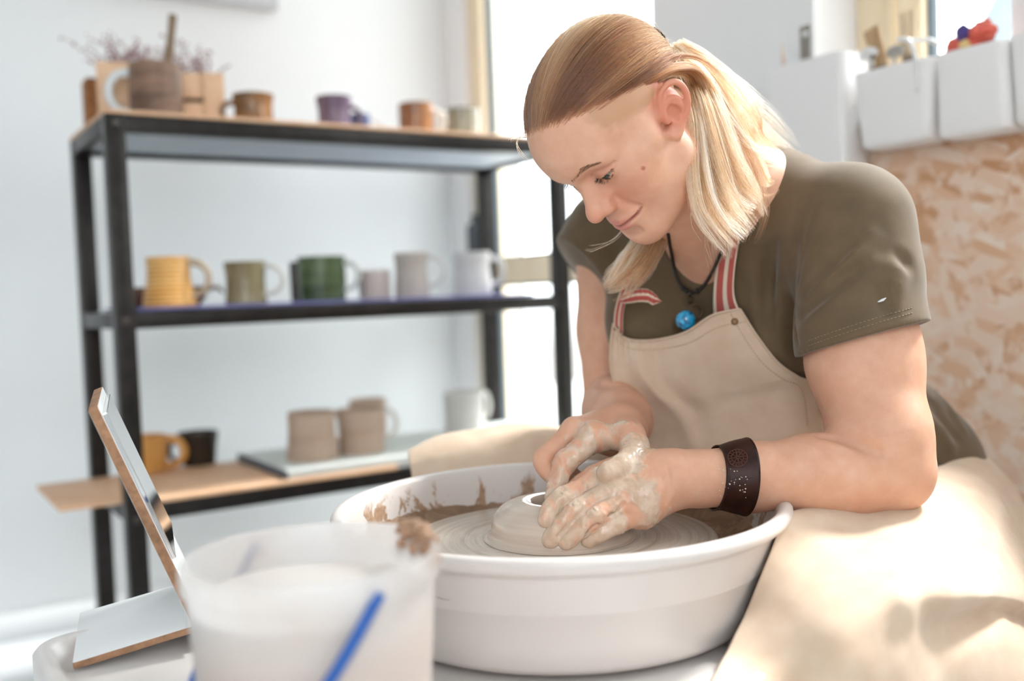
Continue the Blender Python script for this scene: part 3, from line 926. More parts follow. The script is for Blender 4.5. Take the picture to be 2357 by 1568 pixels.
# wet slip in the pan
s = NT('wet_slip')
f = s.noise(s.coord((1, 1, 1)), 22, 7, .65, .6)
s.base(s.ramp(f, [(.3, lin('#6f5440')), (.7, lin('#a08064'))]))
s.b.inputs['Roughness'].default_value = .14
s.bump(f, .9, .012)
m_slip = s.m
bm = bm_new()
rg = np.random.RandomState(3)
nr, na = 8, 180
rows = []
for i in range(nr):
    r = .178 + (.2305 - .178) * i / (nr - 1)
    row = []
    for k in range(na):
        a = 2 * math.pi * k / na
        z = TZ + .071 + .004 * math.sin(7 * a + 2 * i) * math.sin(3.1 * a + i) + .004 * rg.rand() + .020 * (i / (nr - 1)) ** 3 * (.7 + .3 * math.sin(3 * a + 1))
        row.append(bm.verts.new((r * math.cos(a), r * math.sin(a), z)))
    rows.append(row)
for a_, b_ in zip(rows[:-1], rows[1:]):
    for k in range(na): bm.faces.new((a_[k], b_[k], b_[(k + 1) % na], a_[(k + 1) % na]))
o = bm_obj('wet_slip', bm, m_slip, wheel); o['kind'] = 'stuff'; o['label'] = 'brown wet slip lying in the splash pan'
# wheel head with clay rings
s = NT('wheel_head')
pv = s.n('ShaderNodeTexCoord').outputs['Object']
sep = s.n('ShaderNodeSeparateXYZ'); s.link(pv, sep.inputs[0])
cmb = s.n('ShaderNodeCombineXYZ'); s.link(sep.outputs[0], cmb.inputs[0]); s.link(sep.outputs[1], cmb.inputs[1])
ln = s.n('ShaderNodeVectorMath', operation='LENGTH'); s.link(cmb.outputs[0], ln.inputs[0])
cr = s.n('ShaderNodeCombineXYZ'); s.link(ln.outputs['Value'], cr.inputs[0])
wob = s.noise(cmb.outputs[0], 5, 2)
s.link(s.math('MULTIPLY', wob, .03), cr.inputs[1])
rn = s.noise(cr.outputs[0], 70, 7, .75)
rn2 = s.noise(cr.outputs[0], 22, 4, .6)
c_ = s.ramp(rn, [(.32, lin('#a69484')), (.5, lin('#cdbfb1')), (.68, lin('#e0d5ca'))])
s.base(s.mix(s.ramp(rn2, [(.45, (0, 0, 0)), (.62, (.55, .55, .55))]), c_, lin('#b3a290')))
s.b.inputs['Roughness'].default_value = .22
s.bump(rn, .5, .0015)
lathe('wheel_head', [(0, TZ + .074), (.171, TZ + .074), (.1735, TZ + .0755), (.1742, TZ + .080), (.1735, TZ + .0845), (.1715, TZ + .086), (0, TZ + .086)], s.m, wheel, 128, angle=50)
lathe('shaft', [(0, TZ + .019), (.03, TZ + .019), (.03, TZ + .0738), (0, TZ + .0738)], m_metal, wheel, 32)
HZ = TZ + .086
# clay being thrown
s = NT('wet_clay')
pv = s.coord((1, 1, 60))
rn = s.noise(pv, 3, 5, .6)
s.base(s.ramp(rn, [(.3, lin('#c4b1a0')), (.7, lin('#d5c6b8'))]))
s.b.inputs['Roughness'].default_value = .2
s.b.inputs['Coat Weight'].default_value = .4
s.b.inputs['Coat Roughness'].default_value = .12
s.bump(rn, .25, .001)
m_wetclay = s.m
clay = thing('clay_bowl', 'low dome of wet clay with a hole, turning on the wheel head', 'bowl', (WX, WY, HZ), 0)
pf = [(0, .0003), (.079, .0003), (.081, .002), (.0785, .0045), (.0768, .008), (.0765, .014), (.0752, .021), (.0715, .0285), (.065, .0345), (.056, .039), (.045, .0415), (.037, .0418), (.0315, .040), (.0290, .036), (.0275, .028), (.028, .018), (.02, .012), (0, .010)]
pf = [tuple(p) for p in spline(np.array(pf), 90)]
pf[0] = (0, .0003); pf[-1] = (0, pf[-1][1])
lathe('body', [(max(a, 0), max(b, .0003)) for a, b in pf], m_wetclay, clay, 96, angle=60)

# ---------------------------------------------------------------- bucket
BC = at_z(716, 1268, 0.681)
BX, BY = float(BC[0]), float(BC[1])
BR = 0.0905
bucket = thing('plastic_bucket', 'translucent white plastic bucket with a blue handle and muddy water', 'bucket', (BX, BY, TZ), 0.3)
s = NT('bucket_plastic')
tl_ = s.n('ShaderNodeBsdfTranslucent'); tl_.inputs['Color'].default_value = (.93, .92, .91, 1)
tr_ = s.n('ShaderNodeBsdfTransparent'); tr_.inputs['Color'].default_value = (1, 1, 1, 1)
nf = s.noise(s.coord((1, 1, 1)), 14, 5)
sepz = s.n('ShaderNodeSeparateXYZ'); s.link(s.n('ShaderNodeTexCoord').outputs['Object'], sepz.inputs[0])
st_ = s.math('MULTIPLY', s.ramp(nf, [(.42, (0, 0, 0)), (.7, (.55, .55, .55))]), s.ramp(sepz.outputs[2], [(.13, (0, 0, 0)), (.16, (1, 1, 1))]))
s.base(s.mix(st_, lin('#f1eeec'), lin('#cba98d')))
s.b.inputs['Roughness'].default_value = .35
m1 = s.n('ShaderNodeMixShader'); m1.inputs[0].default_value = .45
s.link(s.b.outputs[0], m1.inputs[1]); s.link(tl_.outputs[0], m1.inputs[2])
m2_ = s.n('ShaderNodeMixShader'); m2_.inputs[0].default_value = .42
s.link(m1.outputs[0], m2_.inputs[1]); s.link(tr_.outputs[0], m2_.inputs[2])
s.link(m2_.outputs[0], s.out.inputs['Surface'])
m_bucket = s.m
BH = .181
lathe('body', [(0, .0015), (.070, .0015), (.074, .0), (.0765, .003), (.083, .10), (.0868, .160), (.0885, .1605), (.0905, .163), (.0908, .172), (.0905, .178), (.0888, BH), (.0868, BH), (.0852, .178), (.0845, .16), (.0815, .10), (.075, .006), (.070, .0035), (0, .0035)], m_bucket, bucket, 96, angle=40)
s = NT('muddy_water')
sepz = s.n('ShaderNodeSeparateXYZ'); s.link(s.n('ShaderNodeTexCoord').outputs['Object'], sepz.inputs[0])
zz = s.math('ADD', sepz.outputs[2], s.math('MULTIPLY', s.noise(s.coord((1, 1, 1)), 18, 3), .02))
s.base(s.ramp(zz, [(.10, lin('#bd8459')), (.128, lin('#d3a67f')), (.146, lin('#e4cfbd')), (.158, lin('#ebe3dc'))]))
s.b.inputs['Roughness'].default_value = .08
lathe('muddy_water', [(0, .0045), (.069, .0045), (.0742, .0065), (.0806, .10), (.0832, .150), (.0832, .1508), (0, .1508)], s.m, bucket, 64, angle=40)
m_bluep = plain('blue_plastic', '#1a59a8', .4, 0, .05)
hx = .092
bpts = []
for a in np.linspace(0, math.pi, 40):
    bpts.append((hx * math.cos(a), -(.092 * math.sin(a)) * 1.0 - .008 * math.sin(a), .170 - .140 * math.sin(a)))
hd = tube_obj('handle', bpts, .0042, m_bluep, bucket, 10)
hd.rotation_euler = (0, 0, -1.19)
for sg in (-1, 1):
    a_ = -1.19 + (0 if sg > 0 else math.pi)
    bm = bm_new(); add_box(bm, (.008, .016, .016), (.0895 * math.cos(a_), .0895 * math.sin(a_), .168), Matrix.Rotation(a_, 3, 'Z'), .003)
    bm_obj('lug', bm, m_bucket, bucket, angle=40)
m_mud = plain('wet_mud', '#b58f72', .45, 0, .25, 60, .3)
def blob(name, pts, parent, mat, seed, sub=2):
    bm = bm_new()
    rg = np.random.RandomState(seed)
    for p, r in pts:
        rr_ = bmesh.ops.create_icosphere(bm, subdivisions=sub, radius=1)
        for v in rr_['verts']:
            v.co = v.co * r * (1 + .25 * rg.randn() * .5) + Vector(p)
    o = bm_obj(name, bm, mat, parent)
    o['kind'] = 'stuff'
    return o
rg = np.random.RandomState(8)
pts = []
a_ = 0.55
for k in range(60):
    aa = a_ + rg.uniform(-.30, .35) - bucket.rotation_euler.z
    rr_ = rg.uniform(.084, .091)
    pts.append(((rr_ * math.cos(aa), rr_ * math.sin(aa), BH - .004 + rg.uniform(-.014, .007)), rg.uniform(.002, .0062)))
o = blob('mud_smear', pts, bucket, m_mud, 4, 3); o['label'] = 'brown mud smeared on the bucket rim'
# ---------------------------------------------------------------- tilted mirror on a white board
m_raw = plain('raw_chipboard_edge', '#a67e60', .9, 0, .35, 90, .3)
m_lam = plain('white_laminate2', '#edeeee', .35, 0, .02)
A_ = at_z(170, 1545, TZ + .003)
e1 = np.array([.94, .35, 0]); e1 /= np.linalg.norm(e1); e2 = np.array([-e1[1], e1[0], 0])
mir = thing('table_mirror', 'leaning mirror on white boards with raw brown edges, on the wheel table', 'mirror', A_, 0)
e2 = e2 + ZV * .055; e2 /= np.linalg.norm(e2)
ub = e1 * .128 + ZV * .022; ubn = ub / np.linalg.norm(ub)
nb = np.cross(ubn, e2); nb = nb if nb[2] > 0 else -nb
def board(name, o, ex, ey, th, nrm, bev=.0012):
    bm = bm_new()
    add_frame_box(bm, np.asarray(o, float), ex, ey, nrm * th, bev)
    ob = bm_obj(name, bm, [m_lam, m_raw], mir, angle=35)
    nv = Vector(nrm)
    for p in ob.data.polygons:
        p.material_index = 0 if abs(p.normal @ nv) > .9 else 1
    return ob
board('base_board', (0, 0, 0.0008), ub, e2 * .145, .0075, nb)
fo = Vector((A_ + ub * .9)[:]) 
bm = bm_new(); add_frame_box(bm, e1 * .112 + e2 * .012, e1 * .02, e2 * .12, ZV * .018, .002)
bm_obj('foot', bm, m_raw, mir, angle=35)
topn = at_plane(225, 935, (0, 1, 0), .955) - A_
bot = ub + nb * .0078 - ubn * .004
up_ = topn - bot
upn = up_ / np.linalg.norm(up_)
fn = np.cross(e2, upn); fn = fn if fn @ e1 > 0 else -fn
board('back_board', bot, up_, e2 * .145, .010, -fn)
bm = bm_new(); add_frame_box(bm, bot + up_ * .30 + e2 * .006 + fn * .0002, up_ * .66, e2 * .133, fn * .004, .0006)
s = NT('mirror_glass')
s.base(s.ramp(s.noise(s.coord((1, 1, 1)), 9, 4), [(.3, (.86, .87, .87)), (.7, (.92, .93, .93))]))
s.b.inputs['Metallic'].default_value = 1.0; s.b.inputs['Roughness'].default_value = .03
bm_obj('mirror_glass', bm, s.m, mir, smooth=False)

# ---------------------------------------------------------------- stool under the potter
SX, SY, SZ = 0.50, 1.50, 0.44
stool = thing('work_stool', 'round pine stool hidden under the apron of the seated potter', 'stool', (SX, SY, 0), 0)
lathe('seat', [(0, SZ - .035), (.15, SZ - .035), (.165, SZ - .025), (.17, SZ - .012), (.165, SZ - .003), (.15, SZ), (0, SZ)], m_board, stool, 48)
for k in range(4):
    a_ = math.pi / 4 + k * math.pi / 2
    tube_obj('leg', [(.12 * math.cos(a_), .12 * math.sin(a_), SZ - .036), (.165 * math.cos(a_), .165 * math.sin(a_), 0.0)], [.017, .014], m_board, stool, 12)

# ---------------------------------------------------------------- signed distance modelling (for the person)
f32 = np.float32
class Sdf:
    def __init__(self):
        self.ops = []
        self.frames = [None]
        self.post = None
    def frame(self, R, t, s):
        self.frames.append((np.asarray(R, f32), np.asarray(t, f32), f32(s)))
        return len(self.frames) - 1
    def add(self, fn, c, br, k=0.0, mode='u', fr=0):
        c = np.asarray(c, float)
        if fr:
            R, t, s = self.frames[fr]
            c = (R @ c) * s + t
            br = br * s
            k = k * float(s)
        self.ops.append((fn, np.asarray(c, f32), float(br), float(k), mode, fr))
    def cone(self, a, b, ra, rb=None, k=0.0, mode='u', fr=0):
        a, b = np.asarray(a, f32), np.asarray(b, f32)
        rb = ra if rb is None else rb
        ab = b - a
        L2 = max(float(ab @ ab), 1e-12)
        def fn(p, a=a, ab=ab, L2=L2, ra=f32(ra), rb=f32(rb)):
            q = p - a
            t = np.clip((q @ ab) / f32(L2), 0, 1)
            q = q - t[:, None] * ab
            return np.sqrt(np.einsum('ij,ij->i', q, q)) - (ra + (rb - ra) * t)
        self.add(fn, (a + b) / 2, math.sqrt(L2) / 2 + max(ra, rb), k, mode, fr)
    def chain(self, pts, rad, k=0.0, mode='u', fr=0):
        for i in range(len(pts) - 1):
            self.cone(pts[i], pts[i + 1], rad[i], rad[i + 1], k, mode, fr)
    def poly(self, pts, rad, k=0.0, mode='u', fr=0, n=None):
        """one smooth stroke through pts"""
        n = n or 4 * len(pts)
        P = spline(pts, n).astype(f32)
        r = np.interp(np.linspace(0, 1, n), np.linspace(0, 1, len(rad)), rad).astype(f32)
        def fn(p, P=P, r=r):
            d = np.full(len(p), f32(9))
            for a, b, ra, rb in zip(P[:-1], P[1:], r[:-1], r[1:]):
                ab = b - a
                q = p - a
                t = np.clip((q @ ab) / f32(max(float(ab @ ab), 1e-12)), 0, 1)
                q = q - t[:, None] * ab
                d = np.minimum(d, np.sqrt(np.einsum('ij,ij->i', q, q)) - (ra + (rb - ra) * t))
            return d
        c = (P.min(0) + P.max(0)) / 2
        self.add(fn, c, float(np.linalg.norm(P - c, axis=1).max() + r.max()), k, mode, fr)
    def ball(self, c, r, k=0.0, mode='u', fr=0):
        c = np.asarray(c, f32)
        def fn(p, c=c, r=f32(r)):
            q = p - c
            return np.sqrt(np.einsum('ij,ij->i', q, q)) - r
        self.add(fn, c, r, k, mode, fr)
    def ell(self, c, rad, k=0.0, mode='u', fr=0, R=None):
        c, rad = np.asarray(c, f32), np.asarray(rad, f32)
        R = None if R is None else np.asarray(R, f32)
        def fn(p, c=c, rad=rad, R=R):
            q = p - c
            if R is not None:
                q = q @ R
            u = q / rad
            k0 = np.sqrt(np.einsum('ij,ij->i', u, u))
            u = u / rad
            k1 = np.sqrt(np.einsum('ij,ij->i', u, u)) + f32(1e-6)
            return k0 * (k0 - 1) / k1
        self.add(fn, c, float(rad.max()), k, mode, fr)
    def half(self, c, n, k=0.0, mode='s', br=9.0):
        """half space; 's' cuts away the side n points to"""
        c, n = np.asarray(c, f32), np.asarray(n, f32)
        n = n / np.linalg.norm(n)
        self.add(lambda p, c=c, n=n: -((p - c) @ n), c, br, k, mode)
    def sub(self, other, k=0.0, mode='u'):
        cs = np.array([o[1] for o in other.ops])
        c = (cs.min(0) + cs.max(0)) / 2
        br = max(np.linalg.norm(o[1] - c) + o[2] for o in other.ops)
        self.add(lambda p, o=other: o(p, margin=.10), c, br, k, mode)
    def __call__(self, p, margin=0.03):
        p = np.asarray(p, f32)
        lo, hi = p.min(0), p.max(0)
        d = np.full(len(p), f32(1.0))
        loc = {0: p}
        for fn, c, br, k, mode, fr in self.ops:
            gap = np.linalg.norm(np.maximum(np.maximum(lo - c, c - hi), 0))
            if gap > br + max(k, .03 if fr else .06) + margin:
                continue
            if fr not in loc:
                R, t, s = self.frames[fr]
                loc[fr] = ((p - t) @ R) / s
            e = fn(loc[fr])
            if fr:
                e = e * self.frames[fr][2]
            if mode == 'u':
                if k > 0:
                    h = np.maximum(k - np.abs(d - e), 0) / f32(k)
                    d = np.minimum(d, e) - h * h * f32(k * .25)
                else:
                    d = np.minimum(d, e)
            else:
                if k > 0:
                    h = np.maximum(k - np.abs(d + e), 0) / f32(k)
                    d = np.maximum(d, -e) + h * h * f32(k * .25)
                else:
                    d = np.maximum(d, -e)
        if self.post is not None:
            d = self.post(p, d)
        return d

def polygonize(f, lo, hi, h, pad=0.014):
    """sparse surface nets: returns vertices, quads"""
    lo, hi = np.asarray(lo, float), np.asarray(hi, float)
    B = 8 * h
    nb = np.ceil((hi - lo) / (4 * B)).astype(int)
    g = np.stack(np.meshgrid(*[np.arange(n) for n in nb], indexing='ij'), -1).reshape(-1, 3)
    keep = []
    # coarse cells evaluated one x-slab at a time so that far primitives are skipped
    for ix in range(nb[0]):
        gi = g[g[:, 0] == ix]
        for iy in range(nb[1]):
            gj = gi[gi[:, 1] == iy]
            c = lo + (gj + .5) * 4 * B
            d = f(c, margin=0.87 * 4 * B + .03)
            keep.append(gj[np.abs(d) < 0.87 * 4 * B + pad])
    co = np.concatenate(keep)
    sub = np.stack(np.meshgrid(*[np.arange(4)] * 3, indexing='ij'), -1).reshape(-1, 3)
    fine = []
    for q in co:
        b = q * 4 + sub
        d = f(lo + (b + .5) * B, margin=.03)
        fine.append(b[np.abs(d) < 0.87 * B + pad])
    fine = np.concatenate(fine)
    cor = np.stack(np.meshgrid(*[np.arange(9)] * 3, indexing='ij'), -1).reshape(-1, 3)
    cell8 = np.stack(np.meshgrid(*[np.arange(8)] * 3, indexing='ij'), -1)
    V, keys, E = [], [], []
    N = (nb * 32 + 2).astype(np.int64)
    # group blocks by parent so that a call covers a compact box
    par = fine // 4
    order = np.lexsort((par[:, 2], par[:, 1], par[:, 0]))
    fine, par = fine[order], par[order]
    cut = np.flatnonzero(np.any(np.diff(par, axis=0) != 0, axis=1)) + 1
    offs = [(dx, dy, dz) for dx in (0, 1) for dy in (0, 1) for dz in (0, 1)]
    edges = [(a, b) for a in range(8) for b in range(a + 1, 8) if bin(a ^ b).count('1') == 1]
    offa = np.array(offs, f32)
    for grp in np.split(fine, cut):
        P = (lo + ((grp[:, None] * 8 + cor[None]) * h)).reshape(-1, 3)
        D = f(P, margin=.012).reshape(-1, 9, 9, 9)
        cv = np.stack([D[:, dx:dx + 8, dy:dy + 8, dz:dz + 8] for dx, dy, dz in offs], -1)
        neg = cv < 0
        cnt = neg.sum(-1)
        m = (cnt > 0) & (cnt < 8)
        bi, cx, cy, cz = np.nonzero(m)
        if not len(bi):
            continue
        vals = cv[bi, cx, cy, cz]
        acc = np.zeros((len(bi), 3), f32)
        num = np.zeros(len(bi), f32)
        for a, b in edges:
            va, vb = vals[:, a], vals[:, b]
            x = (va < 0) != (vb < 0)
            t = np.where(x, va / np.where(x, va - vb, 1), 0)
            acc += np.where(x[:, None], offa[a] + t[:, None] * (offa[b] - offa[a]), 0)
            num += x
        ci = grp[bi] * 8 + np.stack([cx, cy, cz], -1)
        V.append(lo + (ci + acc / num[:, None]) * h)
        key = (ci[:, 0].astype(np.int64) * N[1] + ci[:, 1]) * N[2] + ci[:, 2]
        keys.append(key)
        s0 = vals[:, 0] < 0
        E.append(np.stack([np.where(s0 != (vals[:, j] < 0), np.where(s0, 1, -1), 0) for j in (4, 2, 1)], -1))
    V, keys, E = np.concatenate(V), np.concatenate(keys), np.concatenate(E)
    o = np.argsort(keys)
    V, keys, E = V[o], keys[o], E[o]
    st = (N[1] * N[2], N[2], 1)
    Q = []
    for ax in range(3):
        u, v = (ax + 1) % 3, (ax + 2) % 3
        i = np.flatnonzero(E[:, ax])
        k = keys[i]
        nbk = np.stack([k, k - st[u], k - st[u] - st[v], k - st[v]], -1)
        j = np.searchsorted(keys, nbk)
        j = np.minimum(j, len(keys) - 1)
        ok = np.all(keys[j] == nbk, axis=1)
        q = j[ok]
        sg = E[i, ax][ok] > 0
        q[~sg] = q[~sg][:, ::-1]
        Q.append(q)
    return V, np.concatenate(Q)

def mesh_np(name, V, Q, mat=None, parent=None, smooth=True):
    me = bpy.data.meshes.new(name)
    n, m = len(V), len(Q)
    w = Q.shape[1]
    me.vertices.add(n)
    me.vertices.foreach_set('co', np.asarray(V, f32).ravel())
    me.loops.add(m * w)
    me.loops.foreach_set('vertex_index', np.asarray(Q, np.int32).ravel())
    me.polygons.add(m)
    me.polygons.foreach_set('loop_start', np.arange(0, m * w, w, dtype=np.int32))
    me.update(calc_edges=True)
    me.validate()
    return link(name, me, mat, parent, smooth)

def relax(V, Q, n=2, lam=0.5):
    """light Laplacian smoothing of a quad mesh"""
    V = V.copy()
    e = np.concatenate([Q[:, [0, 1]], Q[:, [1, 2]], Q[:, [2, 3]], Q[:, [3, 0]]])
    for _ in range(n):
        acc = np.zeros_like(V); c = np.zeros(len(V))
        for a, b in ((0, 1), (1, 0)):
            for j in range(3):
                acc[:, j] += np.bincount(e[:, a], V[e[:, b], j], len(V))
            c += np.bincount(e[:, a], minlength=len(V))
        V += lam * (acc / np.maximum(c, 1)[:, None] - V)
    return V

def gradient(f, P, e=0.0015):
    g = np.zeros_like(P)
    for j in range(3):
        d = np.zeros(3); d[j] = e
        g[:, j] = f(P + d, margin=.05) - f(P - d, margin=.05)
    return g / (np.linalg.norm(g, axis=1)[:, None] + 1e-9)

# ---------------------------------------------------------------- the potter: landmarks in world space
HR = np.array([[-0.5195, -0.5167, -0.6805], [0.8543, -0.3309, -0.4011], [-0.0180, -0.7897, 0.6133]])
HT = np.array([0.1370, 1.12, 1.0354])
HS = 0.942
def hw(x, y, z):
    """head local (x = her right, y = out of the face, z = up the skull) to world"""
    return HR @ (np.array([x, y, z]) * HS) + HT
SV = np.array([0.66, -0.75, 0.0]); SV /= np.linalg.norm(SV)          # towards her left shoulder
OS = np.array([0.277, 1.31, 0.955])
UT = np.array([-0.484, -0.403, 0.777]); UT /= np.linalg.norm(UT)
NT_ = np.cross(UT, SV); NT_ /= np.linalg.norm(NT_)
if NT_[2] > 0: NT_ = -NT_
def tw(s, n, u):
    return OS + SV * s + NT_ * n + UT * u
TR = np.stack([SV, NT_, UT], 1)
shL, shR = at(1955, 520, 1.165), at(1412, 540, 1.44)
C7 = at(1760, 455, 1.25)
armL = [shL, at(1988, 830, 1.13), at(2026, 1010, 1.095), at(2052, 1085, 1.085)]
foreL = [at(2052, 1085, 1.085), at(1960, 1092, 1.082), at(1870, 1090, 1.08), at(1720, 1098, 1.075), at(1600, 1102, 1.07), at(1540, 1104, 1.065)]
armR = [shR, at(1418, 760, 1.43), at(1416, 905, 1.425)]
foreR = [at(1414, 925, 1.42), at(1420, 945, 1.35), at(1428, 968, 1.27), at(1432, 990, 1.19)]

def add_head(S):
    H = S.frame(HR, HT, HS)
    c = dict(fr=H)
    S.ell((0, -.008, .046), (.073, .093, .079), 0, **c)
    S.ell((0, .024, .054), (.066, .085, .060), .03, **c)
    S.ell((0, .032, -.028), (.056, .057, .074), .03, **c)
    for s in (-1, 1):
        S.cone((s * .052, .010, -.046), (s * .018, .072, -.086), .018, .016, .03, **c)
        S.ell((s * .036, .049, -.024), (.027, .029, .034), .022, **c)
        S.cone((s * .010, .090, .037), (s * .042, .076, .034), .009, .010, .018, **c)
        S.cone((s * .045, .055, -.002), (s * .063, .030, .004), .012, .012, .024, **c)
    S.ball((0, .0780, -.088), .017, .018, **c)
    S.ell((0, .0745, -.055), (.028, .021, .028), .02, **c)
    for s in (-1, 1):
        S.ell((s * .032, .099, .009), (.019, .0150, .0175), .014, 's', **c)
        S.ell((s * .031, .0725, .0135), (.0165, .0150, .0140), .006, **c)
    # nose
    S.cone((0, .086, .022), (0, .1070, -.014), .0066, .0082, .012, **c)
    for s in (-1, 1):
        S.cone((s * .0050, .083, .012), (s * .0085, .093, -.018), .0070, .0085, .012, **c)
    S.ell((0, .1105, -.0210), (.0108, .0108, .0098), .009, **c)
    for s in (-1, 1):
        S.ell((s * .0125, .0985, -.0240), (.0072, .0105, .0082), .006, **c)
    for s in (-1, 1):
        S.ell((s * .0066, .1030, -.0330), (.0030, .0048, .0034), .003, 's', **c)
        # fold from the nose to the mouth corner
        S.poly([(s * .0215, .0905, -.022), (s * .0255, .0890, -.034), (s * .0320, .0830, -.046)], [.0010, .0012, .0008], .010, 's', **c)
    # philtrum and lips
    S.poly([(-.0260, .0835, -.0515), (-.010, .0945, -.0500), (0, .0965, -.0515), (.010, .0945, -.0500), (.0260, .0835, -.0515)], [.0030, .0048, .0048, .0048, .0030], .007, **c)
    S.poly([(-.0235, .0835, -.0545), (-.009, .0930, -.0605), (.009, .0930, -.0605), (.0235, .0835, -.0545)], [.0034, .0060, .0060, .0034], .007, **c)
    S.poly([(-.0335, .0830, -.0500), (-.0250, .0892, -.0530), (-.013, .0977, -.0553), (0, .1018, -.0563), (.013, .0977, -.0553), (.0250, .0892, -.0530), (.0335, .0830, -.0500)], [.0013, .0015, .0017, .0017, .0017, .0015, .0013], .003, 's', **c)
    S.cone((-.010, .0935, -.0725), (.010, .0935, -.0725), .004, .004, .012, 's', **c)
    for s in (-1, 1):
        # eye slit between the lids (looking down) and lid crease
        S.poly([(s * .0180, .0850, .0092), (s * .0250, .0882, .0083), (s * .0330, .0882, .0090), (s * .0400, .0840, .0115), (s * .0455, .0785, .0142)], [.0013, .0023, .0025, .0017, .0009], .0008, 's', **c)
        S.poly([(s * .0180, .0860, .0175), (s * .0250, .0885, .0200), (s * .034, .0875, .0212), (s * .043, .0815, .0210), (s * .0500, .0745, .0185)], [.0012, .0017, .0019, .0017, .0012], .0035, 's', **c)
    # ears
    for s in (-1, 1):
        a = math.radians(29)
        def e(y, z, x=0.0, s=s, a=a):
            y, z = y * .93, z * .93
            yy = y * math.cos(a) - z * math.sin(a); zz = y * math.sin(a) + z * math.cos(a)
            return (s * (.0690 + x + max(0, -yy - .0) * .40), yy - .004, zz + .004)
        S.poly([e(.002, .004), e(-.012, .006, .002), e(-.018, -.004, .001), e(-.008, -.018, -.001)], [.009, .0085, .008, .007], .008, **c)
        S.ell(e(-.010, .006, .001), (.006, .0165, .025), .004, **c)
        S.poly([e(.006, .006, .004), e(.007, .018, .006), e(.001, .029, .007), e(-.010, .033, .008), e(-.020, .027, .008), e(-.026, .013, .007), e(-.0255, -.003, .005), e(-.019, -.015, .003), e(-.011, -.024, .002)], [.0030, .0034, .0036, .0038, .0040, .0040, .0038, .0036, .0040], .003, **c)
        S.poly([e(-.012, -.022, .002), e(-.005, -.029, .001), e(.002, -.024, -.001)], [.0055, .0064, .0045], .005, **c)
        S.poly([e(.001, .013, .006), e(-.009, .016, .007), e(-.017, .009, .006), e(-.018, -.003, .004), e(-.012, -.013, .003)], [.0020, .0026, .0028, .0028, .0026], .004, **c)
        S.cone(e(.006, -.002, .005), e(.004, -.009, .004), .0040, .0036, .004, **c)
        S.ell(e(-.0055, -.002, .0085), (.0075, .0075, .0105), .004, 's', **c)
        S.poly([e(.000, .021, .0125), e(-.010, .0235, .0125), e(-.019, .017, .012), e(-.0215, .003, .010), e(-.018, -.008, .009)], [.0034, .0034, .0032, .0028, .002], .003, 's', **c)
        S.ell(e(-.010, .012, -.003), (.006, .0165, .024), .003, **c)
    return H

